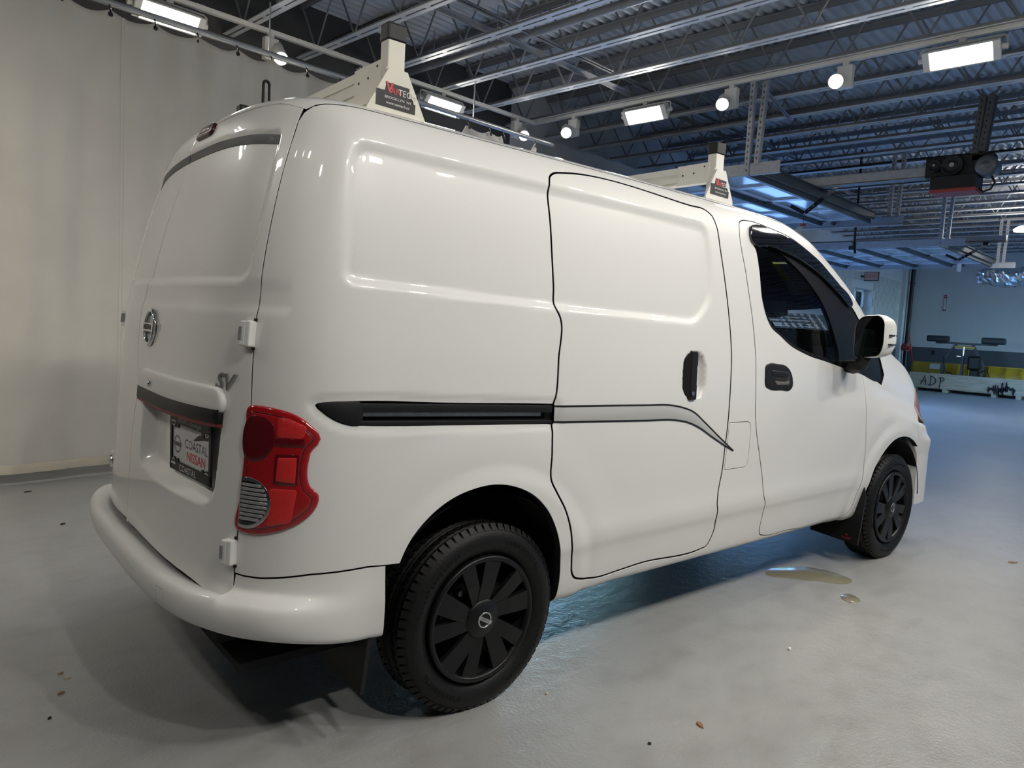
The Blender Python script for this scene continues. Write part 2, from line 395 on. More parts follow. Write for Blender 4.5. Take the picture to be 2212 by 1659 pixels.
def surf_mesh(name, data, m, mirror=False):
    v, f, n = data; nf = len(f)
    if mirror:
        v = v*np.array([1, -1, 1]); n = n*np.array([1, -1, 1]); f = [tuple(reversed(x)) for x in f]
    me = bpy.data.meshes.new(name); me.from_pydata(v.tolist(), [], f); me.materials.append(m)
    if any(len(x) == 4 for x in f) and m is paint and any(len(x) == 3 for x in f):      # gap shade painted dark on the deep part of the folded edge
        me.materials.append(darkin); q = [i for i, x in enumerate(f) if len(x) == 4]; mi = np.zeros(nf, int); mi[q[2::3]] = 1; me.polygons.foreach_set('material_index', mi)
    me.polygons.foreach_set('use_smooth', [True]*len(f)); me.update()
    me.normals_split_custom_set_from_vertices(n.tolist()); return me
# ------------------------------------------------------------------ the van
VAN = empty('cargo_van', (0, 0, 0), -TH)
tag(VAN, 'white cargo van with black wheels and roof ladder rack parked on grey floor', 'van')

RE = [(-.405, .272), (-.402, .314), (-.405, .386), (-.403, .487), (-.400, .60), (-.398, .70), (-.395, .79), (-.398, .843), (-.401, .903), (-.402, .96), (-.400, 1.027), (-.398, 1.088), (-.396, 1.172), (-.393, 1.268), (-.390, 1.355), (-.387, 1.436), (-.381, 1.512), (-.368, 1.581), (-.345, 1.612), (-.305, 1.638), (-.255, 1.650)]
SLIDE = catmull([(.66, 1.588), (.625, 1.580), (.598, 1.560), (.591, 1.53), (.592, 1.40), (.597, 1.2), (.602, 1.115), (.612, 1.100), (.610, .95), (.605, .84), (.598, .80), (.596, .73), (.597, .64), (.603, .545), (.628, .505), (.670, .442), (.699, .376), (.717, .309), (.735, .24), (.747, .20), (.765, .178), (.80, .165), (1.187, .155), (1.535, .149), (1.565, .155), (1.583, .19), (1.591, .225), (1.580, .28), (1.571, .327), (1.564, .345), (1.564, .395), (1.577, .49), (1.580, .593), (1.586, .70), (1.586, .844), (1.582, 1.02), (1.567, 1.133), (1.541, 1.298), (1.520, 1.429), (1.507, 1.525), (1.490, 1.562), (1.455, 1.583), (1.36, 1.587)])
FD_FRONT = [(2.796, .111), (2.837, .154), (2.857, .25), (2.880, .359), (2.882, .46), (2.875, .56), (2.862, .70), (2.846, .859), (2.829, 1.0), (2.814, 1.062)]
FD_REAR = [(1.709, 1.578), (1.684, 1.564), (1.675, 1.536), (1.700, 1.325), (1.738, 1.141), (1.76, 1.009), (1.775, .846), (1.786, .729), (1.801, .665), (1.851, .536), (1.898, .415), (1.921, .338), (1.936, .318), (1.954, .247), (1.967, .167), (1.982, .143), (2.011, .134), (2.238, .124)]
FDOOR = catmull(FD_FRONT+[(2.80, 1.30), (2.79, 1.42), (2.75, 1.476), (2.721, 1.487), (2.585, 1.502), (2.458, 1.514), (2.30, 1.533), (2.135, 1.558), (1.935, 1.579), (1.758, 1.586)]+FD_REAR)
GLASSO = catmull([(1.757, 1.548), (1.754, 1.49), (1.778, 1.462), (1.798, 1.378), (1.816, 1.228), (1.844, 1.164), (1.885, 1.117), (1.953, 1.085), (2.048, 1.042), (2.206, 1.010), (2.458, 1.008), (2.807, 1.043), (3.060, 1.100), (3.085, 1.12), (3.102, 1.194), (3.075, 1.313), (2.90, 1.395), (2.733, 1.458), (2.64, 1.474), (2.572, 1.480), (2.458, 1.489), (2.30, 1.507), (2.126, 1.530), (1.935, 1.549), (1.80, 1.556)])
GLASS = catmull([(1.80, 1.51), (1.808, 1.40), (1.828, 1.24), (1.855, 1.178), (1.90, 1.13), (1.965, 1.098), (2.055, 1.058), (2.21, 1.028), (2.40, 1.026), (2.545, 1.034), (2.545, 1.073), (2.50, 1.165), (2.425, 1.266), (2.335, 1.331), (2.215, 1.390), (2.06, 1.448), (1.95, 1.49)])
QGLASS = fillet([(2.795, 1.085), (3.035, 1.135), (3.055, 1.20), (3.03, 1.29), (2.80, 1.385)], .03)
TAIL = catmull([(-.398, .805), (-.36, .808), (-.318, .804), (-.281, .796), (-.250, .781), (-.226, .762), (-.211, .747), (-.206, .734), (-.211, .720), (-.222, .708), (-.228, .698), (-.230, .686), (-.229, .621), (-.223, .606), (-.209, .593), (-.201, .583), (-.200, .571), (-.208, .546), (-.225, .525), (-.256, .503), (-.293, .488), (-.332, .478), (-.376, .476), (-.403, .482), (-.402, .56), (-.400, .65), (-.398, .74)], .010)
FUEL = fillet([(1.596, .698), (1.755, .698), (1.763, .59), (1.760, .494), (1.592, .494)], [.008, .03, .05, .03, .008])
ARCH_R = catmull([(-.012, -.06), (-.006, .10), (-.003, .205), (.010, .30), (.028, .362), (.061, .429), (.119, .49), (.196, .536), (.279, .559), (.359, .564), (.444, .547), (.525, .509), (.593, .447), (.639, .372), (.668, .293), (.688, .217), (.70, .10), (.70, -.06)])
ARCH_F = catmull([(2.93, -.06), (2.935, .05), (2.943, .139), (2.955, .25), (2.968, .31), (3.044, .448), (3.098, .52), (3.158, .583), (3.215, .628), (3.275, .655), (3.335, .668), (3.394, .664), (3.45, .641), (3.496, .606), (3.548, .544), (3.588, .46), (3.612, .36), (3.622, .25), (3.63, .1), (3.63, -.06)])
HEADL = catmull([(3.64, .90), (3.60, 1.02), (3.62, 1.18), (3.68, 1.34), (3.76, 1.44), (3.86, 1.44), (3.90, 1.30), (3.88, 1.10), (3.80, .95), (3.72, .89)])
UNI = dens([p for p in RE if p[1] >= .36]+[(-.1, 1.655), (.5, 1.655), (2.0, 1.655), (2.4, 1.625), (2.8, 1.60), (3.14, 1.575), (3.14, 1.36), (2.86, 1.25), (2.86, .055), (.60, .055), (.35, .30), (.03, .366), (-.06, .371), (-.204, .370), (-.283, .362), (-.326, .358), (-.375, .358), (-.403, .361)])
FENDER = dens(catmull(FD_FRONT, .012, False).tolist()+[(2.81, 1.075), (3.09, 1.08), (3.14, 1.20), (3.10, 1.33), (3.14, 1.42), (3.40, 1.46), (3.70, 1.48), (3.78, 1.46), (3.62, 1.0), (3.565, .88), (3.552, .72), (3.545, .55), (3.50, .30), (3.3, .06), (2.80, .062)])

def pair(name, data, m, label=None, parent=None):
    """right-hand part and its mirrored twin"""
    a = link(name, surf_mesh(name, data, m), parent or VAN); b = link(name, surf_mesh(name+'_m', data, m, True), parent or VAN)
    if label: a['label'] = label
    return a, b
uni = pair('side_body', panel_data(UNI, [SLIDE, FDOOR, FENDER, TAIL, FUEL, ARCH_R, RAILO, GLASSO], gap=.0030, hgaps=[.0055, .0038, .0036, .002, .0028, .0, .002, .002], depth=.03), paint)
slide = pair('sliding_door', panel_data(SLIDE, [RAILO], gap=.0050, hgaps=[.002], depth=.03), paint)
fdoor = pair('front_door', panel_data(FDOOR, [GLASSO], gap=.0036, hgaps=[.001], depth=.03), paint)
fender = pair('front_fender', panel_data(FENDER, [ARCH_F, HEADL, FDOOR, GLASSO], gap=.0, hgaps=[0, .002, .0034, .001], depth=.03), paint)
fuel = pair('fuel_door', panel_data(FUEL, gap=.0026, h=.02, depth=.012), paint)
pair('headlight', panel_data(HEADL, gap=.002, h=.02, depth=.02, off=.002), orangel, 'amber and clear headlight wrapping the corner')
# window surround, glass and wind deflector on each side
trim = pair('window_trim', panel_data(GLASSO, [GLASS], gap=.0008, h=.018, depth=.02, off=-.006, fun=P), trimblk, 'black window surround')
pair('window_glass', panel_data(GLASS, gap=-.004, h=.03, depth=.003, off=-.011, fun=P), winglass, 'clear door window', None)
VIS = catmull([(1.757, 1.552), (1.752, 1.49), (1.778, 1.476), (1.862, 1.486), (2.011, 1.478), (2.233, 1.458), (2.40, 1.446), (2.492, 1.442), (2.60, 1.438), (2.70, 1.440), (2.715, 1.470), (2.69, 1.488), (2.572, 1.492), (2.458, 1.500), (2.30, 1.518), (2.126, 1.541), (1.935, 1.560), (1.80, 1.566)])
pair('wind_deflector', panel_data(VIS, gap=0, h=.018, depth=.012, off=.012, rim=.004, fun=P), blackgl, 'glossy black wind deflector above door window')

# slide rail in its slot
def strip(poly, mi, off, mb, fun=P, h=.03):
    v, f, n = panel_data(poly, gap=0, h=h, depth=.006, off=off, rim=.001, fun=fun); mb.add(v.tolist(), f, mi, True)
for sgn in (1, -1):
    mb = MB(); mb.M = Matrix.Scale(-1, 4, (0, 1, 0)) if sgn < 0 else Matrix.Identity(4)
    strip(offset(RAILO, .004), 2, -.028, mb)
    strip(dens([(-.100, .826), (.592, .8005), (.592, .779), (-.100, .803)]), 0, -.004, mb)
    strip(dens([(-.100, .777), (.592, .751), (.592, .743), (-.100, .769)]), 0, -.004, mb)
    strip(catmull([(-.216, .822), (-.19, .828), (-.14, .830), (-.104, .8295), (-.104, .768), (-.13, .771), (-.165, .783), (-.198, .804)]), 0, -.002, mb)
    strip(dens([(-.10, .802), (.555, .779), (.555, .766), (-.10, .790)]), 1, -.018, mb)
    r_ = mb.build('slide_rail', [blackpl, alu, darkin], VAN); r_['label'] = 'black sliding door rail with bare metal track'
# grey swoosh with black outline on the sliding door and onto the pillar
UP = [(.604, .798), (1.068, .789), (1.189, .786), (1.257, .777), (1.349, .752), (1.417, .712), (1.520, .648), (1.641, .575)]
LO = [(1.641, .575), (1.566, .606), (1.473, .648), (1.384, .690), (1.308, .714), (1.229, .726), (1.073, .731), (.604, .745)]
upc = catmull(UP, .015, False); loc = catmull(LO, .015, False)
sw = np.concatenate([upc, loc[1:]])
for i_, sgn in enumerate((1, -1)):
    mb = MB(); mb.M = Matrix.Scale(-1, 4, (0, 1, 0)) if sgn < 0 else Matrix.Identity(4)
    v, f, n = panel_data(sw, gap=0, h=.03, depth=.0012, off=.0012, rim=.0002); mb.add(v.tolist(), f, 0, True)
    for c_ in (upc, loc):
        tn = np.gradient(c_, axis=0); tn /= np.linalg.norm(tn, axis=1)[:, None]; nn = np.stack([-tn[:, 1], tn[:, 0]], 1)*.0032
        o_ = F(c_[:, 0]+nn[:, 0], c_[:, 1]+nn[:, 1]); q_ = F(c_[:, 0]-nn[:, 0], c_[:, 1]-nn[:, 1]); nr = nrm_of(P, c_[:, 0], c_[:, 1])*.002
        k = len(c_); mb.add((o_+nr).tolist()+(q_+nr).tolist(), [(i, i+1, k+i+1, k+i) for i in range(k-1)], 1, True)
    o_ = mb.build('side_stripe', [stripem, blackpl], slide[i_]); o_['label'] = 'grey swoosh decal outlined in black'

# roof, windscreen, bonnet
def grid_patch(s0, s1, ns, tlo, thi, nt, off=0.0, fun=P, both=True, ss=None):
    S = np.linspace(s0, s1, ns) if ss is None else np.asarray(ss, float); T = np.linspace(0, 1, nt)
    a, b = np.meshgrid(S, T, indexing='ij'); lo = np.interp(a, *np.array(tlo, float).T) if not np.isscalar(tlo) else tlo; hi = np.interp(a, *np.array(thi, float).T) if not np.isscalar(thi) else thi
    t = lo+(hi-lo)*b; s_ = a.ravel(); t = t.ravel(); p = fun(s_, t); n = nrm_of(fun, s_, np.clip(t, .003, TT[-1]-.003)); p = p+n*off
    ns = len(S); fs = [(i*nt+j, (i+1)*nt+j, (i+1)*nt+j+1, i*nt+j+1) for i in range(ns-1) for j in range(nt-1)]
    if both:
        k = len(p); p = np.concatenate([p, p*[1, -1, 1]]); n = np.concatenate([n, n*[1, -1, 1]]); fs += [tuple(k+x for x in reversed(f)) for f in fs]
    return p, fs, n
TE = TT[-1]
link('roof_panel', surf_mesh('roof_panel', grid_patch(-STOT, 2.36, 90, [(-STOT, 1.733), (-.8, 1.723), (-.6, 1.702), (-.45, 1.677), (-.352, 1.630), (-.335, 1.624), (-.305, 1.6415), (-.255, 1.6525), (-.1, 1.6565), (2.0, 1.6565), (2.36, 1.63)], TE, 26), paint), VAN)
link('windscreen', surf_mesh('windscreen', grid_patch(2.37, 3.30, 30, [(2.37, 1.63), (2.8, 1.605), (3.14, 1.58), (3.30, 1.56)], TE, 20), winglass), VAN)
link('bonnet', surf_mesh('bonnet', grid_patch(3.10, 3.98, 30, [(3.10, 1.40), (3.40, 1.462), (3.70, 1.484), (3.98, 1.5)], TE, 20, ss=np.concatenate([np.linspace(3.1, 3.9, 26), np.linspace(3.92, 4.085, 10)])), paint), VAN)
def Pb(s, t):
    a = P(s, t); b = P(s, np.maximum(t, .40)); p = np.stack([a[:, 0], b[:, 1], a[:, 2]], 1)
    k = (.038*sstep(s, 3.60, 3.92)*(1-sstep(t, .62, .80)))[:, None]
    n = nrm_of(P, s, np.clip(np.maximum(t, .40), .40, 1.6)); return p+n*k
SSF = np.concatenate([np.linspace(0, .85, 34), np.linspace(.87, .985, 12), [.992, .997, .9995]])
_as = np.array([(.0, 3.634), (.1, 3.632), (.25, 3.624), (.36, 3.614), (.46, 3.590), (.544, 3.550), (.60, 3.549), (.72, 3.555), (.80, 3.562), (.88, 3.568)])
S_, T_ = np.meshgrid(SSF, np.concatenate([np.linspace(.02, .86, 26)]), indexing='ij')
st_ = np.interp(T_, _as[:, 0], _as[:, 1]); ss2 = st_+(4.12-st_)*S_; tt2 = T_
p_ = Pb(ss2.ravel(), tt2.ravel()); n_ = nrm_of(Pb, np.minimum(ss2.ravel(), 4.115), tt2.ravel()); nt_ = S_.shape[1]
f_ = [(i*nt_+j, (i+1)*nt_+j, (i+1)*nt_+j+1, i*nt_+j+1) for i in range(len(SSF)-1) for j in range(nt_-1)]
# folded lower edge
k_ = len(p_); low = p_[::nt_]; p_ = np.concatenate([p_, low+[0, .10, .0]]); n_ = np.concatenate([n_, np.tile([0, 0, -1.], (len(low), 1))]); f_ += [((i+1)*nt_, i*nt_, k_+i, k_+i+1) for i in range(len(low)-1)]
k_ = len(p_); ed = p_[:nt_]; p_ = np.concatenate([p_, ed+[0, .06, 0]]); n_ = np.concatenate([n_, np.tile([-1., 0, 0], (nt_, 1))]); f_ += [(j, j+1, k_+j+1, k_+j) for j in range(nt_-1)]
k_ = len(p_); p_ = np.concatenate([p_, p_*[1, -1, 1]]); n_ = np.concatenate([n_, n_*[1, -1, 1]]); f_ += [tuple(k_+x for x in reversed(f)) for f in f_]
link('front_bumper', surf_mesh('front_bumper', (p_, f_, n_), paint2), VAN)
link('grille', surf_mesh('grille', grid_patch(0, 0, 0, .84, 1.52, 16, off=-.012, ss=np.concatenate([np.linspace(3.62, 4.0, 20), np.linspace(4.01, 4.1195, 14)])), blackpl), VAN)

# inner dark shell that closes the gaps
mb = MB(); S = np.concatenate([np.linspace(-STOT, 0, 40), np.linspace(.04, 4.1, 120)]); T = np.linspace(.02, TE, 80)
a, b = np.meshgrid(S, T, indexing='ij'); tb_ = b.ravel(); sa_ = a.ravel()
p = P(sa_, tb_); n = nrm_of(P, sa_, np.clip(tb_, .01, TE-.01)); p = p-n*.058; p[:, 1] = np.minimum(p[:, 1], 0)
cen = np.stack([sa_, tb_], 1); bad = inside(cen, offset(ARCH_R, .04)) | inside(cen, offset(ARCH_F, .04)) | ((sa_ > 1.66) & (sa_ < 3.32) & (tb_ > .99)) | ((sa_ < 0) & (tb_ < .31)) | ((sa_ > -.03) & (sa_ < .74) & (tb_ < .2)) | ((sa_ > 2.9) & (sa_ < 3.68) & (tb_ < .2))
nt = len(T); fs = []
for i in range(len(S)-1):
    for j in range(nt-1):
        q = (i*nt+j, (i+1)*nt+j, (i+1)*nt+j+1, i*nt+j+1)
        if not any(bad[x] for x in q): fs.append(q)
mb.add(p.tolist(), fs, 0, True); mb.add((p*[1, -1, 1]).tolist(), [tuple(reversed(f)) for f in fs], 0, True)
mb.bb(-.72, 3.3, -.72, .72, .262, .285, 0)
mb.bb(-.76, -.45, -.66, .66, .33, .42, 0)
mb.bb(.45, 1.5, -.5, -.2, .20, .27, 0, .02); mb.bb(-.6, -.3, .1, .5, .21, .27, 0, .03); mb.cyl((-.1, .25, .3), (-.1, -.25, .3), .06, n=10); mb.cyl((0, -.75, .295), (0, .75, .295), .035, n=8); mb.cyl((2.925, -.75, .295), (2.925, .75, .295), .03, n=8)
mb.bb(2.0, 3.3, -.35, .35, .19, .27, 0, .03)
sh = mb.build('inner_shell', darkin, VAN); sh['label'] = 'dark underbody and inner panels'
# wheel housings and mud flaps
for cx, arc in ((0.0, .395), (2.925, .385)):
    for sg in (-1, 1):
        mb = MB(); mb.M = Matrix.Translation((cx, 0, .30)); 
        yo = .835*sg; yi = .50*sg
        mb.lathe([(arc, yo), (arc+.02, yi), (.05, yi)], 26, 0, 'Y', True, math.radians(4), math.radians(176))
        mb.build('wheel_housing', darkin, VAN)
for cx, x0 in ((0.0, -.43), (2.925, 2.525)):
    for sg in (-1, 1):
        mb = MB()
        poly = [(-.13, .0), (.12, .0), (.125, .25), (.11, .34), (-.13, .34)] if cx == 0 else [(-.15, .02), (.12, .0), (.13, .26), (.10, .36), (-.16, .30)]
        mb.prism([(x*sg*-1*-1, y) for x, y in poly], .012, 0, basis((x0, sg*.735, .175 if cx == 0 else .135), (0, 1, 0), (.10, 0, 1)))
        if cx > 0 and sg < 0:
            mb.text('FLAPS', .018, basis((x0-.0145, sg*.80, .165), (0, -1, 0), (.1, 0, 1)), 1); mb.text('IN', .014, basis((x0-.0145, sg*.80, .183), (0, -1, 0), (.1, 0, 1)), 1)
        mb.build('mud_flap', [blackpl, redprint], VAN)

# rear doors
BOT = [(-.569, .300), (-.817, .311), (-1.0, .313)]
SEAM = [(-1.236, .312), (-1.245, .44), (-1.258, .54), (-1.255, .67), (-1.235, .78), (-1.27, .85), (-1.295, .94), (-1.295, 1.04), (-1.275, 1.11), (-1.25, 1.17), (-1.245, 1.30), (-1.250, 1.50), (-1.252, 1.60), (-1.252, 1.729)]
mirq = lambda L: [(_c2-s_, t_) for s_, t_ in L]
TOPR = [(-.345, 1.628), (-.45, 1.674), (-.6, 1.699), (-.8, 1.719), (-STOT, 1.729)]
REd = [p for p in RE if p[1] < 1.6]
R_DOOR = dens(catmull(REd+[(-.352, 1.618)], .012, False).tolist()+catmull(TOPR+[(-1.252, 1.729)], .012, False).tolist()+catmull(SEAM[::-1], .012, False)[1:].tolist()+catmull([SEAM[0]]+BOT[::-1]+[(-.44, .275)], .012, False)[1:].tolist())
L_DOOR = dens(catmull(SEAM, .012, False).tolist()+catmull([(-1.256, 1.729)]+mirq(TOPR[:-1])[::-1], .012, False)[1:].tolist()+catmull(mirq(REd+[(-.352, 1.618)])[::-1], .012, False)[1:].tolist()+catmull(mirq([(-.44, .275)]+BOT)+[(-1.24, .312)], .012, False)[:-1].tolist())
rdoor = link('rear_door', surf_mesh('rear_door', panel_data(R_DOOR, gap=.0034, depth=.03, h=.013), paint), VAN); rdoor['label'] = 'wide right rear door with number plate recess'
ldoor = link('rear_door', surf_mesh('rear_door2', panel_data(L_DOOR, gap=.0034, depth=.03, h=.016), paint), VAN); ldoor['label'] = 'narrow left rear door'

def sfm(s, t, off=0.0, fun=F):
    s = np.array([s], float); t = np.array([t], float); p = fun(s, t)[0]; e = 4e-3; ds = (fun(s+e, t)-fun(s-e, t))[0]; n = nrm_of(fun, s, t)[0]
    ds = Vector(ds).normalized(); n = Vector(n); y = n.cross(ds)
    return basis(Vector(p)+n*off, ds, y)
def roundel(mb, T, R, mi=0, mt=1, depth=.006, txt='NISSAN', ang=0.0):
    """ring with a cross bar and name"""
    M0 = mb.M; mb.M = M0 @ T @ Matrix.Rotation(ang, 4, 'Z')
    mb.lathe([(R*.80, 0), (R*.80, depth), (R*.86, depth*1.5), (R*.95, depth*1.4), (R, depth*.8), (R, 0)], 40, mi, 'Z')
    mb.box((0, 0, depth*.9), (R*2.24, R*.46, depth*1.8), mi, None, depth*.4)
    mb.text(txt, R*.40, Matrix.Translation((0, 0, depth*1.85)), mt, depth*.05, bold=.0006 if R > .03 else 0, sx=1.15)
    mb.M = M0
# grey strip under the header above the blank window
for dr, sA, sB in ((rdoor, -.447, -1.247), (ldoor, -1.256, _c2+.447)):
    ss_ = np.linspace(sA, sB, 50); a_ = np.where(ss_ < -STOT, _c2-ss_, ss_); u_ = np.clip((a_+STOT)/(STOT-.436), 0, 1); tt_ = 1.592-.044*u_**2.2
    up_ = np.stack([ss_, tt_], 1); lo_ = np.stack([ss_, tt_-.027], 1)
    v, f, n = panel_data(dens(np.concatenate([up_, lo_[::-1]]), .012), gap=0, h=.02, depth=.004, off=.002, rim=.0005); mb = MB(); mb.add(v.tolist(), f, 0, True)
    mb.build('header_strip', mat('grey_strip', (.085, .088, .092), .5) if dr is rdoor else bpy.data.materials['grey_strip'], dr)
# high stop lamp
STOPL = fillet([(-1.015, 1.645), (-1.20, 1.648), (-1.205, 1.735), (-1.03, 1.728)], [.03, .012, .02, .02])
v, f, n = panel_data(STOPL, gap=0, h=.02, depth=.02, off=.010, rim=.006); mb = MB(); mb.add(v.tolist(), f, 0, True)
v, f, n = panel_data(fillet([(-1.045, 1.665), (-1.185, 1.668), (-1.188, 1.715), (-1.055, 1.71)], .015), gap=0, h=.02, depth=.004, off=.0115, rim=.002); mb.add(v.tolist(), f, 1, True)
o_ = mb.build('stop_lamp', [mat('stop_rim', (.05, .002, .004), .35), mat('stop_lens', (.03, .003, .004), .3)], rdoor); o_['label'] = 'dark red high stop lamp'
# badge and lettering
mb = MB(); roundel(mb, sfm(-1.135, .982, .002), .062); o_ = mb.build('badge', [chrome, darkprint], rdoor); o_['label'] = 'round chrome NISSAN badge'
mb = MB(); T = sfm(-.504, .861, .001); mb.text('SV', .062, T, 0, .003, shear=.25, bold=.0012, sx=1.15); o_ = mb.build('trim_lettering', chrome, rdoor); o_['label'] = 'chrome letters SV'
mb = MB(); T = sfm(_c2+.46, .43, .001); mb.text('NV200', .05, T, 0, .003, shear=.2, bold=.001, sx=1.1); o_ = mb.build('trim_lettering', chrome, ldoor); o_['label'] = 'chrome model lettering'
# plate handle bar: white garnish, black and red lower strips
GAR = fillet([(-.500, .786), (-.494, .805), (-.512, .838), (-1.150, .838), (-1.174, .80), (-1.174, .786), (-.85, .782)], [.008, .02, .03, .03, .02, .008, .2])
v, f, n = panel_data(GAR, gap=0, h=.014, depth=.03, off=.016, rim=.009, fun=P); mb = MB(); mb.add(v.tolist(), f, 0, True)
for (t0, t1, of, mi) in ((.750, .786, .016, 1), (.741, .751, .014, 2)):
    ss_ = np.linspace(-.500, -1.176, 40); tt_ = np.interp(ss_, [-1.176, -.85, -.5], [0, -.004, 0])
    q_ = dens(np.concatenate([np.stack([ss_, tt_+t1], 1), np.stack([ss_, tt_+t0], 1)[::-1]]), .015)
    v, f, n = panel_data(q_, gap=0, h=.02, depth=.04, off=of, rim=.003, fun=P); mb.add(v.tolist(), f, mi, True)
T = sfm(-1.02, .806, .020, P); mb.M = T; mb.lathe([(.009, -.004), (.009, .002), (.006, .004), (0, .004)], 14, 3, 'Z'); mb.M = Matrix.Identity(4)
o_ = mb.build('plate_garnish', [paint2, blackpl, mat('dull_red', (.22, .03, .03), .5), chrome], rdoor); o_['label'] = 'white bar with black and red strips above number plate'
# number plate with dealer insert and frame
T = sfm(-.715, .650, .004)
n_ = T.to_3x3().col[2]; Tp = basis(Vector(T.col[3][:3])+n_*.010, (.075, -1, 0), (0, 0, 1))
mb = MB(); mb.M = Tp; w_, h_ = .305, .158
mb.box((0, 0, 0), (w_, h_, .003), 0)
fo = fillet([(-w_/2-.006, -h_/2-.006), (w_/2+.006, -h_/2-.006), (w_/2+.006, h_/2+.006), (-w_/2-.006, h_/2+.006)], .014)
for (x0, x1, y0, y1) in ((-.1585, .1585, .058, .085), (-.1585, .1585, -.085, -.055), (-.1585, -.142, -.085, .085), (.142, .1585, -.085, .085)): mb.bb(x0, x1, y0, y1, .0005, .006, 1, .002)
for sx_, sy_ in ((-1, 1), (1, 1), (-1, -1), (1, -1)):
    mb.cyl((sx_*.098, sy_*.056, .001), (sx_*.098, sy_*.056, .0055), .010, n=14, mi=1)
    M0 = mb.M; mb.M = M0 @ Matrix.Translation((sx_*.128, sy_*.064, .0055)); mb.cyl((0, 0, -.004), (0, 0, 0), .019, n=20, mi=1); mb.lathe([(.0125, .0002), (.0150, .0002)], 22, 2, 'Z')
    if sx_ < 0: mb.box((0, 0, .0004), (.034, .0055, .0004), 2)
    else: mb.text('W', .017, Matrix.Translation((0, -.003, .0004)), 2); mb.text('V', .011, Matrix.Translation((0, .007, .0004)), 2)
    mb.M = M0
mb.text('NISSAN Volkswagen', .0215, Matrix.Translation((0, .0715, .0064)), 2, sx=1.0)
mb.text('COASTAL', .027, Matrix.Translation((-.012, -.071, .0064)), 2, sx=1.1)
mb.text('COASTAL', .038, Matrix.Translation((.040, .006, .0017)), 3, sx=1.02)
mb.text('NISSAN', .038, Matrix.Translation((.040, -.030, .0017)), 4, bold=.0008, sx=1.12)
arc_o = [(.018+.118*(k/14), .024+.034*math.sin(math.pi*.62*k/14)-.020*(k/14)**3) for k in range(15)]; arc_i = [(x+.004, y-.016*math.sin(math.pi*min(1, k/14))) for k, (x, y) in enumerate(arc_o)]
for k in range(14): mb.add([(*arc_o[k], .0018), (*arc_o[k+1], .0018), (*arc_i[k+1], .0018), (*arc_i[k], .0018)], [(0, 3, 2, 1)], 3)
M0 = mb.M; mb.M = M0 @ Matrix.Translation((-.105, -.004, .0018)); mb.lathe([(.022, 0), (.027, 0)], 30, 5, 'Z'); mb.box((0, 0, .0002), (.062, .0125, .0004), 5); mb.text('NISSAN', .0105, Matrix.Translation((0, 0, .0006)), 3); mb.M = M0
o_ = mb.build('number_plate', [platewhite, blackpl, whiteprint, darkprint, redprint, mat('plate_grey', (.16, .16, .17), .5)], rdoor); o_['label'] = 'dealer plate reading COASTAL NISSAN in black frame'
# hinges
def hinge(s, t, sg, par):
    T = sfm(s, t, 0.0, P); mb = MB()
    if sg < 0: mb.M = Matrix.Scale(-1, 4, (0, 1, 0))
    mb.M = mb.M @ T
    mb.M = mb.M @ Matrix.Scale(.68, 4)
    mb.box((-.026, 0, .014), (.030, .096, .040), 0, None, .005); mb.box((-.002, 0, .010), (.026, .100, .046), 0, None, .006)
    mb.box((-.0345, 0, .026), (.016, .052, .022), 1, None, .002); mb.box((.008, .056, .0), (.012, .010, .014), 2); mb.box((.008, -.056, .0), (.012, .010, .014), 2)
    return mb.build('hinge', [paint2, mat('hinge_grey', (.25, .25, .26), .4) if 'hinge_grey' not in bpy.data.materials else bpy.data.materials['hinge_grey'], darkin], par)
for sg, par in ((1, rdoor), (-1, ldoor)):
    for s_, t_ in ((-.405, .996), (-.408, .418)): hinge(s_, t_, sg, par)
mb = MB(); T = sfm(-.33, .93, 0, P); mb.M = Matrix.Scale(-1, 4, (0, 1, 0)) @ T; mb.box((0, 0, .012), (.02, .05, .03), 0, None, .006); o_ = mb.build('door_striker', chrome, ldoor)

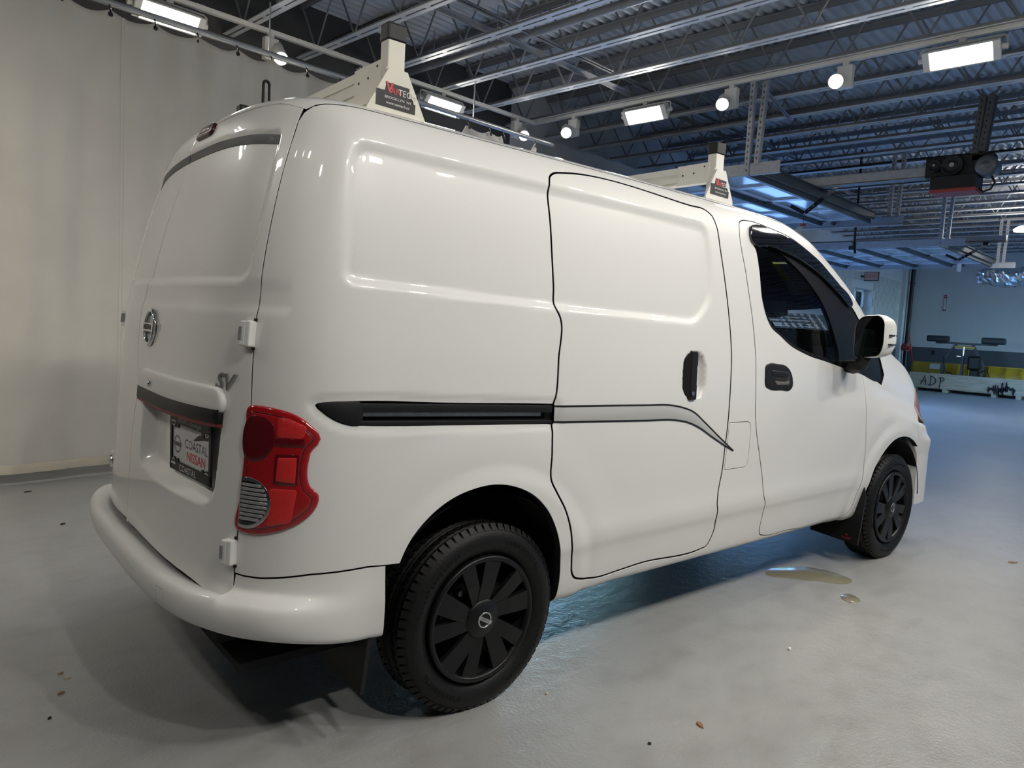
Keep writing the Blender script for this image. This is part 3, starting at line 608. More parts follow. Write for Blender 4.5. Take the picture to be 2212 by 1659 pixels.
# tail lamps
mred = [redlens, redlens2, redlens3, clearlens, blackgl, chrome]
for sg in (1, -1):
    def addp(mb, poly, mi, off, h=.014, depth=.01, rim=.003, gap=0): 
        v, f, n = panel_data(poly, gap=gap, h=h, depth=depth, off=off, rim=rim, fun=P); mb.add(v.tolist(), f, mi, True)
    Ms = Matrix.Scale(-1, 4, (0, 1, 0)) if sg < 0 else Matrix.Identity(4)
    mb = MB(); mb.M = Ms; addp(mb, TAIL, 0, .006, depth=.03, rim=.006, gap=.002); addp(mb, offset(TAIL, -.0125 if area(TAIL) > 0 else -.0125), 2, .0068, depth=.004, rim=.001)
    lamp = mb.build('tail_lamp', mred, VAN)
    if sg > 0: lamp['label'] = 'red and clear tail lamp wrapping the rear corner'
    inr = offset(TAIL, -.0165)
    for nm, poly, mi, off in (('lens', inr, 0, .0076),
                              ('brake_lens', catmull([(-.384, .783), (-.36, .786), (-.327, .773), (-.314, .74), (-.320, .70), (-.345, .672), (-.384, .668)], .01), 2, .0086),
                              ('turn_lens', fillet([(-.308, .735), (-.245, .735), (-.238, .765), (-.285, .785), (-.308, .785)], .008), 1, .0084),
                              ('dark_bar', fillet([(-.312, .712), (-.240, .712), (-.240, .732), (-.312, .732)], .004), 2, .0088),
                              ('reflector_frame', fillet([(-.309, .613), (-.251, .611), (-.251, .692), (-.308, .690)], .004), 2, .0088),
                              ('reflector', fillet([(-.303, .622), (-.257, .618), (-.257, .684), (-.302, .682)], .003), 1, .0096),
                              ('lower_lens', fillet([(-.318, .500), (-.26, .513), (-.25, .60), (-.318, .600)], .010), 1, .0082)):
        mb = MB(); mb.M = Ms; addp(mb, poly, mi, off, depth=.003, rim=.0008); mb.build(nm, mred, lamp)
    # clear reversing lens with ribs
    ell = np.array([(-.378+.066*math.cos(a_), .556+.067*math.sin(a_)) for a_ in np.linspace(0, 2*math.pi, 60)[:-1]])
    ell = ell.copy(); ell[:, 0] = np.maximum(ell[:, 0], -.398)
    mb = MB(); mb.M = Ms; addp(mb, dens(ell, .008), 5, .0085, depth=.004, rim=.001); e2 = ell.copy(); e2 = np.array([-.378, .556])+(ell-[-.378, .556])*.88; e2[:, 0] = np.maximum(e2[:, 0], -.396); addp(mb, dens(e2, .008), 4, .0092, depth=.002, rim=.0005)
    for k in range(9):
        tt_ = .512+k*.0112; hw = .058*math.sqrt(max(0, 1-((tt_-.556)/.060)**2)); 
        if hw > .012: addp(mb, fillet([(-.394, tt_), (-.378+hw, tt_-.001), (-.378+hw, tt_+.0048), (-.394, tt_+.0058)], .002), 3, .0105, depth=.003, rim=.001)
    mb.build('reversing_lens', mred, lamp)

# rear bumper
SB = np.array([(0, .5415), (.001, .51), (.003, .48), (.005, .455), (.006, .43), (.005, .40), (.003, .36), (-.006, .335), (-.05, .318)])
CB = np.array([(0, .5295), (.001, .513), (.006, .492), (.026, .480), (.046, .465), (.054, .438), (.050, .402), (.032, .376), (-.03, .358)])
RB = np.array([(-.040, .452), (-.008, .462), (.024, .478), (.052, .481), (.067, .469), (.074, .444), (.068, .408), (.046, .384), (-.03, .368)])
ss_ = np.concatenate([np.linspace(-STOT, -.45, 40), np.linspace(-.44, -.33, 34), np.linspace(-.32, -.012, 30)])
rows = []
for s_ in ss_:
    if s_ > -.33: k = float(sstep(np.array(s_), -.33, -.05)); sec = CB*(1-k)+SB*k
    else:
        k = float(sstep(np.array(-s_), .400, .420)); k2 = float(sstep(np.array(-s_), .34, .52)); kk = np.array([k, k, k, .6*k+.4*k2, .2*k+.8*k2, k2, k2, k2, k2])[:, None]; sec = CB*(1-kk)+RB*kk
    sec = sec.copy(); tb_s = np.interp(s_, [-.403, -.375, -.326, -.283, -.204, -.06, .03], [.361, .358, .358, .362, .370, .371, .366])
    if s_ > -.402: sec[0, 1] = float(P(s_, tb_s)[2])-.0025
    fine = [];
    for i in range(len(sec)-1):
        for u in np.linspace(0, 1, 4)[:-1]:
            a_ = sec[i-1] if i > 0 else sec[i]; d_ = sec[i+2] if i+2 < len(sec) else sec[i+1]
            m1, m2 = (sec[i+1]-a_)/2, (d_-sec[i])/2; fine.append((2*u**3-3*u**2+1)*sec[i]+(u**3-2*u**2+u)*m1+(-2*u**3+3*u**2)*sec[i+1]+(u**3-u**2)*m2)
    fine.append(sec[-1]); fine = np.array(fine)
    tz = float(t_of_z(.56)); p0 = F(np.array([s_]), np.array([tz]))[0]; e = 1e-3; d_ = P(s_+e, tz)-P(s_-e, tz); nn = np.array([d_[1], -d_[0], 0]); nn /= np.linalg.norm(nn)+1e-12
    rows.append(np.stack([p0[0]+nn[0]*fine[:, 0], p0[1]+nn[1]*fine[:, 0], fine[:, 1]], 1))
R_ = np.array(rows); k = R_.shape[1]; vs = R_.reshape(-1, 3); vs[:, 1] = np.minimum(vs[:, 1], 0); fs = [(i*k+j, i*k+j+1, (i+1)*k+j+1, (i+1)*k+j) for i in range(len(ss_)-1) for j in range(k-1)]
mb = MB(); mb.add(vs.tolist(), fs, 0, True); mb.add((vs*[1, -1, 1]).tolist(), [tuple(reversed(f)) for f in fs], 0, True)
bum = mb.build('rear_bumper', paint2, VAN)
mb = MB(); i_ = int(np.argmin(np.abs(ss_+.62))); c_ = R_[i_, 16]; nx = np.cross(R_[i_+1, 16]-R_[i_-1, 16], R_[i_, 18]-R_[i_, 14]); nx /= np.linalg.norm(nx)
if nx[0] > 0: nx = -nx
T = basis(c_+nx*.0015, R_[i_+1, 16]-R_[i_-1, 16], (0, 0, 1))
tc_ = fillet([(-.024, -.026), (.024, -.026), (.024, .026), (-.024, .026)], .008); k = len(tc_); ti = offset(tc_, -.0012)
mb.M = T; mb.add([(x, y, .0) for x, y in tc_]+[(x, y, .0) for x, y in ti], [(i, (i+1) % k, k+(i+1) % k, k+i) for i in range(k)], 0)
mb.build('tow_cover', mat('cover_line', (.3, .3, .3), .5), bum)

# door handles
mb = MB(); T = sfm(1.325, .90, 0, P); mb.M = T
mb.prism([(-.047, -.062), (-.018, -.098), (.018, -.098), (.020, .098), (-.012, .098), (-.047, .066)], .004, 0, Matrix.Translation((0, 0, -.022)))
mb.add([(-.047, -.062, -.02), (-.018, -.098, .006), (-.018, .094, .006), (-.047, .064, -.02)], [(0, 1, 2, 3)], 0)
mb.box((.002, 0, -.001), (.038, .190, .018), 0, None, .003); mb.box((.022, .062, -.002), (.008, .05, .014), 0); mb.box((.021, -.064, -.002), (.008, .052, .014), 0)
mb.cyl((-.003, -.070, .004), (-.003, -.070, .0095), .0125, n=18, mi=0); mb.cyl((-.003, -.070, .006), (-.003, -.070, .0105), .0085, n=16, mi=1)
o_ = mb.build('door_handle', [blackpl, steel], slide[0]); o_['label'] = 'upright black sliding door handle with lock'
o2 = o_.copy(); COL.objects.link(o2); o2.parent = slide[1]; o2.scale = (1, -1, 1)
FH = catmull([(1.846, .945), (1.87, .953), (1.94, .952), (2.0, .946), (2.04, .925), (2.064, .89), (2.066, .85), (2.050, .838), (1.98, .838), (1.88, .843), (1.850, .855), (1.842, .90)], .01)
v, f, n = panel_data(FH, gap=0, h=.02, depth=.01, off=.004, rim=.003, fun=P); mb = MB(); mb.add(v.tolist(), f, 0, True)
v, f, n = panel_data(fillet([(1.888, .925), (2.03, .918), (2.052, .865), (1.925, .858), (1.888, .905)], .015), gap=0, h=.02, depth=.003, off=.0045, rim=.001, fun=P); mb.add(v.tolist(), f, 1, True)
v, f, n = panel_data(fillet([(1.892, .924), (2.02, .917), (2.02, .898), (1.892, .902)], .008), gap=0, h=.02, depth=.008, off=.007, rim=.002, fun=P); mb.add(v.tolist(), f, 0, True)
v, f, n = panel_data(fillet([(1.915, .876), (2.0, .872), (2.03, .880), (2.035, .862), (1.935, .860)], .005), gap=0, h=.02, depth=.003, off=.0055, rim=.001, fun=P); mb.add(v.tolist(), f, 2, True)
o_ = mb.build('door_handle', [blackpl, darkin, mat('handle_worn', (.14, .13, .12), .4)], fdoor[0]); o_['label'] = 'black recessed front door handle'
o2 = o_.copy(); COL.objects.link(o2); o2.parent = fdoor[1]; o2.scale = (1, -1, 1)

# mirrors
def mirror_unit(sg):
    mb = MB(); S_ = Matrix.Scale(-1, 4, (0, 1, 0)) if sg > 0 else Matrix.Identity(4); mb.M = S_
    # housing: loft of rounded rectangles from glass plane forward
    secs = [(0.0, 1.0), (.012, 1.05), (.05, 1.03), (.09, .92), (.12, .70), (.135, .35)]
    base = fillet([(-.083, -.105), (.060, -.090), (.078, -.04), (.075, .075), (.045, .105), (-.055, .098), (-.088, .055)], [.03, .04, .06, .05, .04, .05, .05], .02); k = len(base); vs = []
    cx, cy, cz = 2.185, -.972, 1.252
    ty = math.radians(-14)
    for d, sc in secs:
        for (u, w_) in base:
            yy = -u*sc; xx = d; vs.append((cx+xx*math.cos(ty)+yy*math.sin(ty)*-1, cy+yy*math.cos(ty)+xx*math.sin(ty), cz+w_*sc))
    fs = [(r*k+i, r*k+(i+1) % k, (r+1)*k+(i+1) % k, (r+1)*k+i) for r in range(len(secs)-1) for i in range(k)]+[tuple((len(secs)-1)*k+i for i in range(k))]
    mb.add(vs, fs, 0, True)
    hs = mb.build('mirror_housing', [paint2, blackpl, mirrorm, darkprint], VAN)
    def face(poly, off, mi, name, par):
        m2 = MB(); m2.M = S_; kk = len(poly); vv = []
        for (u, w_) in poly: yy = -u; vv.append((cx+off*math.cos(ty)-yy*math.sin(ty), cy+yy*math.cos(ty)+off*math.sin(ty), cz+w_))
        m2.add(vv, [tuple(range(kk))], mi); return m2.build(name, [paint2, blackpl, mirrorm, darkprint], par)
    face(base*.985, .004, 1, 'mirror_rim', hs); face(base*.93, .001, 2, 'mirror_glass', hs)
    m2 = MB(); m2.M = S_
    Tt = basis((cx+math.sin(ty)*0-.0005, cy, cz-.062), (math.sin(ty), -math.cos(ty), 0), (0, 0, 1))
    if sg < 0: m2.text('OBJECTS IN MIRROR ARE', .0085, Tt @ Matrix.Translation((0, .006, 0)), 0); m2.text('CLOSER THAN THEY APPEAR', .0085, Tt @ Matrix.Translation((0, -.005, 0)), 0)
    blind = np.array([(.044+.026*math.cos(a_), .062+.026*math.sin(a_)) for a_ in np.linspace(0, 6.28, 24)])
    m2.build('mirror_lettering', darkprint, hs) if sg < 0 else None
    face(fillet([(.010, .03), (.064, .02), (.066, .085), (.015, .09)], .018), -.001, 2, 'blind_spot_mirror', hs)
    for dz in (.012, -.032):
        m2 = MB(); m2.M = S_; m2.box((cx+.055, cy-.082, cz+dz), (.09, .020, .006), 0, Matrix.Rotation(.16, 3, 'Z')); m2.build('mirror_line', blackpl, hs)
    m2 = MB(); m2.M = S_; m2.tube([(2.20, -.955, 1.150), (2.215, -.93, 1.115), (2.24, -.88, 1.100), (2.26, -.83, 1.10)], [.024, .036, .036, .03], 12); m2.box((2.225, -.905, 1.108), (.09, .07, .05), 0, None, .02); m2.build('mirror_arm', blackpl, hs)
mirror_unit(-1); mirror_unit(1)

# wheels
def make_wheel():
    """built about the origin, outer face towards -y"""
    tb = MB()
    prof = [(.200, .055), (.212, .075), (.240, .090), (.262, .090), (.279, .082), (.289, .074), (.2935, .062), (.2955, .048), (.2955, .0465), (.290, .0455), (.290, .0385), (.2965, .0375), (.297, .012), (.291, .011), (.291, .004), (.297, .003)]
    full = [(r, -y) for r, y in prof]+[(r, y) for r, y in reversed(prof)]
    tb.lathe(full, 96, 0, 'Y')
    tb.lathe([(.2, -.055), (.19, -.03), (.19, .03), (.2, .055)], 48, 0, 'Y')
    for k in range(66):      # shoulder blocks
        a = 2*math.pi*k/66; R = Matrix.Rotation(-a, 3, 'Y')
        for sy in (-1, 1):
            tb.box(R @ Vector((.2885, sy*.066, 0)), (.016, .024, .0205), 0, R @ Matrix.Rotation(sy*.85, 3, 'Z').to_3x3())
            tb.box(R @ Vector((.2968, sy*.025, .006*sy)), (.0045, .022, .019), 0, R @ Matrix.Rotation(.35*sy, 3, 'X').to_3x3())
    for y_, nm in ((-.0455, 0), (-.038, 0)): pass
    for txt, a0, sz, r in (('CONTINENTAL', 38, .021, .250), ('CONTINENTAL', 218, .021, .250), ('VancoFourSeason', 128, .018, .250), ('VancoFourSeason', 308, .018, .250)):
        n = len(txt); stp = math.radians(3.9 if sz > .02 else 3.6)
        for i, ch in enumerate(txt):
            a = math.radians(a0)-(i-(n-1)/2)*stp   # clockwise seen from outside
            er = Vector((math.cos(a), 0, math.sin(a))); et = Vector((math.sin(a), 0, -math.cos(a)))
            T = basis(er*r+Vector((0, -.0905, 0)), et, er); tb.text(ch, sz, T, 0, .0012, bold=.0006)
    tire = tb.mesh('tire', [rubber])
    tread = MB()
    for y_ in (-.0418, -.0085): tread.lathe([(.2904, y_-.0012), (.2906, y_), (.2904, y_+.0012)], 96, 0, 'Y')
    cb = MB()
    ro, ri = .204, .180
    cb.lathe([(ro, -.070), (ro, -.082), (.200, -.087), (.192, -.088), (.186, -.084), (.183, -.070)], 72, 0, 'Y')
    cb.lathe([(.0, -.090), (.030, -.090), (.034, -.088), (.038, -.0865), (.060, -.084), (.064, -.078), (.064, -.055)], 48, 0, 'Y')
    for k in range(5):
        for off_, w0, w1, tw in ((-15.5, .025, .036, -7.0), (15.0, .021, .029, -7.0)):
            A0 = math.radians(90+72*k+off_*.75); A1 = math.radians(90+72*k+off_+tw)
            p0 = Vector((.052*math.cos(A0), 0, .052*math.sin(A0))); p1 = Vector((.192*math.cos(A1), 0, .192*math.sin(A1)))
            d = (p1-p0).normalized(); sd = Vector((-d.z, 0, d.x))
            vs = []
            for p_, w_, yo in ((p0, w0, -.080), (p0.lerp(p1, .5), (w0+w1)/2, -.0845), (p1, w1, -.0845)):
                vs += [p_+sd*w_+Vector((0, yo+.014, 0)), p_+sd*w_*.93+Vector((0, yo, 0)), p_-sd*w_*.93+Vector((0, yo+.003, 0)), p_-sd*w_+Vector((0, yo+.014, 0))]
            fs = []
            for r_ in range(2):
                for c_ in range(3): fs.append((r_*4+c_, r_*4+c_+1, (r_+1)*4+c_+1, (r_+1)*4+c_))
                fs.append((r_*4+3, r_*4, (r_+1)*4, (r_+1)*4+3))
            cb.add(vs, fs, 0, False)
    cover = cb.mesh('wheel_cover', [capblk])
    rb = MB(); rb.lathe([(.19, -.06), (.185, -.03), (.178, .06)], 48, 0, 'Y'); rb.lathe([(.0, -.03), (.085, -.03), (.10, -.02), (.15, -.012), (.178, .0)], 32, 0, 'Y')
    rb.cyl((0, .02, 0), (0, -.02, 0), .125, n=32); 
    for k in range(4):
        a = math.pi/2*k+.4; rb.cyl((.055*math.cos(a), -.055, .055*math.sin(a)), (.055*math.cos(a), -.02, .055*math.sin(a)), .009, n=6, mi=1)
    for a, r in ((1.25, .125), (2.0, .11), (4.05, .15)): rb.cyl((r*math.cos(a), -.05, r*math.sin(a)), (r*math.cos(a)*1.02, -.03, r*math.sin(a)*1.02), .012, .010, n=10, mi=1)
    rim = rb.mesh('rim', [darkin, steel])
    lb = MB(); roundel(lb, Matrix(((1, 0, 0, 0), (0, 0, -1, -.0902), (0, 1, 0, 0), (0, 0, 0, 1))), .026, 0, 1, .0015)
    badge = lb.mesh('wheel_badge', [chrome, darkprint])
    return tire, tread.mesh('tread_line', [mat('tread_line', (.14, .075, .035), .8)]), cover, rim, badge
W_T, W_L, W_C, W_R, W_B = make_wheel()
for cx, spin, who in ((0.0, 13, 'rear'), (2.925, -38, 'front')):
    for sg in (-1, 1):
        w_ = link('wheel', W_T, VAN); w_.location = (cx, sg*.765, .294); w_.rotation_euler = (0, math.radians(-spin), 0 if sg < 0 else math.pi)
        w_['label'] = 'black tire on the %s axle' % who
        for me, nm in ((W_L, 'tread_line'), (W_C, 'wheel_cover'), (W_R, 'rim'), (W_B, 'wheel_badge')):
            c_ = link(nm, me, w_)
            if nm == 'wheel_badge': c_.rotation_euler = (0, math.radians(42), 0)

hole_tone = mat('hole_tone', (.35, .35, .34), .5)
# roof ladder rack: per bar two uprights with foot plates and caps, one crossbar
def rack(cx, zb, zn, zt, m):
    for sg in (-1, 1):
        y0 = sg*.64
        mb = MB(); poly = [(-.097, 0), (.100, -.006), (.101, .006), (.034, zn-zb), (-.029, zn-zb), (-.096, .012)]
        T = basis((cx, y0-.004 if sg < 0 else y0+.004, zb), (1, 0, 0), (0, .08*-sg*-1*0, 1))
        mb.prism(poly, .008, 0, T if sg < 0 else basis((cx, y0+.004, zb), (1, 0, 0), (0, 0, 1)))
        mb.box((cx+.001, y0+(.03 if sg < 0 else -.03), zb+.001), (.197, .07, .006), 0)
        mb.bb(cx-.029, cx+.029, y0+.02*-sg-.023, y0+.02*-sg+.023, zn-.12, zt-.02, 0, .004)
        mb.box((cx, y0-.004*-sg*-1, zn), (.064, .012, .012), 0, None, .003)
        up = mb.build('rack_upright', [m], VAN)
        mc = MB(); mc.box((cx, y0+.02*-sg, zt-.022), (.064, .052, .052), 0, None, .006); mc.build('rack_cap', blackpl, up)
        if sg < 0:
            md = MB(); Tn = basis((cx+.004, y0-.0125, zb+.060), (1, 0, -.03), (0, 0, 1)); md.M = Tn
            md.prism([(-.072, -.040), (.060, -.040), (.060, -.012), (.038, -.008), (.036, .030), (-.040, .030), (-.044, .006), (-.072, .004)], .0015, 0)
            md.text('V', .040, Matrix.Translation((-.030, .016, .0020)), 1, bold=.001); md.text('AN', .026, Matrix.Translation((-.008, .009, .0020)), 1); md.text('TECH', .026, Matrix.Translation((.030, .009, .0022)), 2, sx=.95)
            md.text('BROOKLYN  NY', .0105, Matrix.Translation((.0, -.012, .0022)), 2, sx=1.2); md.text('www.vantech.us', .012, Matrix.Translation((.0, -.027, .0022)), 2, sx=1.0)
            md.build('rack_decal', [darkprint, rackred, whiteprint], up)
            for hx, hz in ((-.060, .058), (.046, .050)): mh = MB(); mh.cyl((cx+hx, y0-.0115, zb+hz), (cx+hx, y0-.0128, zb+hz), .0115, n=18); mh.build('bolt_hole', blackpl if hx > 0 else hole_tone, up)
    mb = MB(); z0, z1 = zn-.048, zn+.030
    mb.bb(cx-.022, cx+.022, -.60, .60, z0, z1, 0); mb.bb(cx-.026, cx-.022, -.60, .60, z1-.028, z1, 0); mb.bb(cx-.026, cx-.022, -.60, .60, z0+.012, z0+.034, 0); mb.bb(cx-.026, cx-.022, -.60, .60, z0, z0+.006, 0)
    bar = mb.build('rack_crossbar', [m], VAN)
    for sg in (-1, 1):
        mb = MB(); mb.bb(cx-.031, cx-.026, sg*.44, sg*.61, z0-.004, z1+.004, 0)
        mb.build('bar_bracket', [m], bar)
        for yy, zz in ((.47, .5), (.53, .55), (.585, .85)): mb = MB(); mb.cyl((cx-.0305, sg*yy, z0+(z1-z0)*zz), (cx-.0325, sg*yy, z0+(z1-z0)*zz), .004, n=10); mb.build('bolt', blackpl, bar)
    return bar
rack(-.270, 1.818, 1.952, 2.082, cream); bar2 = rack(1.345, 1.806, 1.938, 2.052, rackwhite)
mb = MB(); mb.tube([(-.205, .60, 1.90), (-.203, .60, 2.18)]+[(-.190-.013*math.cos(a), .60, 2.19+.016*math.sin(a)) for a in np.linspace(0, math.pi, 9)]+[(-.177, .60, 2.18), (-.172, .60, 1.90)], .0068, 8); o_ = mb.build('ladder_stop', blackpl, VAN); o_['label'] = 'black looped ladder stop on far end of rear crossbar'

# cabin: dashboard, wheel, seats, far door card, window papers
mb = MB(); mb.bb(2.30, 2.85, -.70, .70, .62, 1.02, 0, .06); mb.bb(2.15, 2.4, -.18, .18, .45, .98, 0, .04); mb.bb(.95, 2.9, -.74, .74, .40, .44, 0); mb.bb(1.00, 1.03, -.74, .74, .44, 1.70, 0)
o_ = mb.build('dashboard', mat('dash_plastic', (.018, .018, .02), .6), VAN)
for yy in (-.38, .38):
    mb = MB(); mb.box((1.62, yy, .66), (.50, .48, .14), 0, None, .05); mb.box((1.36, yy, 1.00), (.13, .46, .62), 0, Euler((0, -.18, 0)).to_matrix(), .05); mb.box((1.29, yy, 1.40), (.09, .26, .18), 0, None, .04); mb.bb(1.42, 1.8, yy-.2, yy+.2, .44, .60, 0)
    mb.build('seat', mat('seat_cloth', (.025, .025, .028), .9) if 'seat_cloth' not in bpy.data.materials else bpy.data.materials['seat_cloth'], VAN)
mb = MB(); mb.M = TR((2.16, .38, 1.02), 0, math.radians(-62), 0); mb.tube([(.185*math.cos(a), .185*math.sin(a), 0) for a in np.linspace(0, 2*math.pi, 33)[:-1]], .016, 8, closed=True); mb.box((0, 0, .01), (.16, .16, .03), 0, None, .03)
for a in (0, 2.2, 4.1): mb.bar((.05*math.cos(a), .05*math.sin(a), 0), (.18*math.cos(a), .18*math.sin(a), 0), .03, .012)
mb.build('steering_wheel', blackpl, VAN)
papery = mat('paper_yellow', (.40, .36, .05), .7); paperw = mat('paper_white', (.34, .33, .25), .7)
def wpatch(poly, mi, off, mb):
    v, f, n = panel_data(dens(poly, .03), gap=0, h=.03, depth=.001, off=off, rim=.0002, fun=P); mb.add(v.tolist(), f, mi, True)
mb = MB(); wpatch([(2.65, 2.03), (2.65, 1.985), (2.80, 1.985), (2.80, 2.03)], 0, -.006, mb); wpatch([(2.65, 1.985), (2.64, 1.88), (2.91, 1.86), (2.92, 2.04), (2.80, 2.03), (2.80, 1.985)], 1, -.006, mb)
for k in range(9): wpatch([(2.668+k*.026, 1.975), (2.668+k*.026, 1.90), (2.672+k*.026, 1.90), (2.672+k*.026, 1.975)], 2, -.008, mb)
o_ = mb.build('window_paper', [papery, paperw, darkprint], VAN); o_['label'] = 'yellow and white printed sheet inside the windscreen'
# ------------------------------------------------------------------ the room (world frame = room frame)
X0, X1, Y0, Y1, ZC = -5.6, 21.0, -8.5, 4.10, 4.12
def floor_mat():
    m = mat('epoxy_floor', (.20, .205, .205), rough=.34, spec=.5); N = m.node_tree.nodes; L = m.node_tree.links; b = N['Principled BSDF']; tc = N['Texture Coordinate']
    n1 = N.new('ShaderNodeTexNoise'); n1.inputs['Scale'].default_value = .9; n1.inputs['Detail'].default_value = 7; L.new(tc.outputs['Object'], n1.inputs[0])
    n2 = N.new('ShaderNodeTexNoise'); n2.inputs['Scale'].default_value = 7; n2.inputs['Detail'].default_value = 8; mp = N.new('ShaderNodeMapping'); mp.inputs['Scale'].default_value = (.9, 1.3, 1); L.new(tc.outputs['Object'], mp.inputs[0]); L.new(mp.outputs[0], n2.inputs[0])
    r1 = N.new('ShaderNodeValToRGB'); e = r1.color_ramp.elements; e[0].position = .3; e[0].color = (.32, .323, .318, 1); e[1].position = .7; e[1].color = (.40, .403, .394, 1); L.new(n1.outputs[0], r1.inputs[0])
    r2 = N.new('ShaderNodeValToRGB'); e = r2.color_ramp.elements; e[0].position = .30; e[0].color = (.72, .71, .68, 1); e[1].position = .55; e[1].color = (1, 1, 1, 1); L.new(n2.outputs[0], r2.inputs[0])
    mx = N.new('ShaderNodeMix'); mx.data_type = 'RGBA'; mx.blend_type = 'MULTIPLY'; mx.inputs[0].default_value = .45; L.new(r1.outputs[0], mx.inputs[6]); L.new(r2.outputs[0], mx.inputs[7]); L.new(mx.outputs[2], b.inputs['Base Color'])
    rr = N.new('ShaderNodeMapRange'); rr.inputs[3].default_value = .26; rr.inputs[4].default_value = .44; L.new(n2.outputs[0], rr.inputs[0]); L.new(rr.outputs[0], b.inputs['Roughness'])
    nb = N.new('ShaderNodeTexNoise'); nb.inputs['Scale'].default_value = 95; nb.inputs['Detail'].default_value = 3; L.new(tc.outputs['Object'], nb.inputs[0])
    n4 = N.new('ShaderNodeTexNoise'); n4.inputs['Scale'].default_value = 18; n4.inputs['Detail'].default_value = 2; L.new(tc.outputs['Object'], n4.inputs[0])
    ad = N.new('ShaderNodeMath'); ad.operation = 'MULTIPLY_ADD'; ad.inputs[1].default_value = 1.5; L.new(n4.outputs[0], ad.inputs[0]); L.new(nb.outputs[0], ad.inputs[2])
    bp = N.new('ShaderNodeBump'); bp.inputs['Strength'].default_value = .35; bp.inputs['Distance'].default_value = .006; L.new(ad.outputs[0], bp.inputs['Height']); L.new(bp.outputs[0], b.inputs['Normal']); return m
floorm = floor_mat()
mb = MB(); mb.add([(X0-1, Y0-1, 0), (X1+1, Y0-1, 0), (X1+1, Y1+.15, 0), (X0-1, Y1+.15, 0)], [(0, 1, 2, 3)]); tag(mb.build('floor', floorm), kind='structure')

deckm = mat('deck_paint', (.58, .60, .63), rough=.55, metal=.0, noise=.10, nscale=3)
steelg = mat('joist_grey_paint', (.62, .64, .67), rough=.45, noise=.05, nscale=6)
steeld = mat('joist_web_paint', (.25, .26, .275), rough=.6)
wallup = mat('wall_grey_paint', (.60, .61, .63), rough=.7, noise=.03, nscale=1.5)
walllo = mat('wall_dark_paint', (.075, .082, .095), rough=.6)
blockm = mat('block_paint', (.50, .51, .52), rough=.75, bump=.1, bscale=40)
darkwall = mat('wall_behind_paint', (.10, .105, .115), rough=.8)
# corrugated deck: ribs run along x
pitch = .1016; prof = []; y = Y0-.1
while y < Y1+.15:
    prof += [(y, 0), (y+.030, 0), (y+.048, .026), (y+.0836, .026)]; y += pitch
mb = MB(); k = len(prof); mb.add([(X0-.2, a, ZC+b) for a, b in prof]+[(X1+.2, a, ZC+b) for a, b in prof], [(i, i+1, k+i+1, k+i) for i in range(k-1)], 0, False)
ceil = tag(mb.build('ceiling', deckm), kind='structure')
mb = MB(); mb.bb(X0-.2, X1+.2, Y0-.2, Y1+.3, ZC+.05, ZC+.25); mb.build('roof_slab', darkwall, ceil)
# joists along y
JZ = 3.60; JSP = .7015; JX0 = 4.08-JSP*13
def chord_mesh():
    mb = MB(); L0, L1 = Y0, Y1-.02
    for sx in (-1, 1):       # bottom chord: two angles with a slot between
        mb.bb(sx*.010, sx*.050, L0, L1, 0, .006, 0); mb.bb(sx*.010, sx*.016, L0, L1, .006, .042, 1)
        mb.bb(sx*.008, sx*.050, L0, L1, .500, .506, 1); mb.bb(sx*.008, sx*.014, L0, L1, .455, .500, 1)
    y = L1-.35; 
    while y > L0: mb.bb(-.0105, .0105, y-.028, y+.028, .001, .005, 0); y -= .31
    return mb.mesh('joist', [steelg, steeld])
CH = chord_mesh()
mbw = MB(); mbw.cyl((0, 0, .025), (0, .275, .485), .0095, n=6); WR = mbw.mesh('web_rod', [steeld])
ys = np.arange(Y1-.30, Y0, -.62)
mbw = MB()
for y in ys:
    for sg in (-1, 1): mbw.cyl((0, y, .025), (0, y+.275*sg, .485), .0095, n=6)
WJ = mbw.mesh('web', [steeld])
k = 0
while JX0+k*JSP < X1-.1:
    x = JX0+k*JSP; j = link('joist', CH, ceil); j.location = (x, 0, JZ)
    if 1.8 < x < 8.9:
        near = [y for y in ys if y > -2.6]
        for y in near:
            for sg in (-1, 1):
                r = link('web_rod', WR, j); r.location = (0, y, 0)
                if sg < 0: r.rotation_euler = (0, 0, math.pi)
        rest = MB()
        for y in ys:
            if y <= -2.6:
                for sg in (-1, 1): rest.cyl((0, y, .025), (0, y+.275*sg, .485), .0095, n=6)
        if 'web_rest' not in bpy.data.meshes: rest.mesh('web_rest', [steeld])
        r = link('web', bpy.data.meshes['web_rest'], j)
    else:
        r = link('web', WJ, j); r['kind'] = 'stuff'
    k += 1
# bridging angles, conduits and pipe between the joists
mb = MB(); mb.bb(X0, X1, 2.235, 2.285, 3.685, 3.691, 0); mb.bb(X0, X1, 2.280, 2.286, 3.655, 3.690, 0); mb.bb(X0, X1, -1.9, -1.85, 3.685, 3.691, 0); mb.build('bridging', [mat('bridging_grey', (.30, .31, .33), .5)], ceil)
mb = MB()
for dy, dz, r in ((.06, .05, .009), (.085, .062, .009), (.035, .07, .012)): mb.cyl((X0, 2.22-dy, 3.69+dz), (X1, 2.22-dy, 3.69+dz), r, n=8)
mb.build('conduit', [mat('conduit_grey', (.22, .225, .235), .5)], ceil)
mb = MB(); mb.cyl((3.115, Y0, 3.755), (3.115, Y1, 3.755), .035, n=16)
for y in (3.5, 2.6, 1.2, -.4): mb.cyl((3.115, y-.012, 3.755), (3.115, y+.012, 3.755), .039, n=16); mb.cyl((3.115, y, 3.79), (3.115, y, 4.1), .005, n=6)
tag(mb.build('sprinkler_pipe', mat('pipe_grey', (.30, .31, .33), .5)), 'thick grey pipe slung between the joists above the curtain rail', 'pipe')
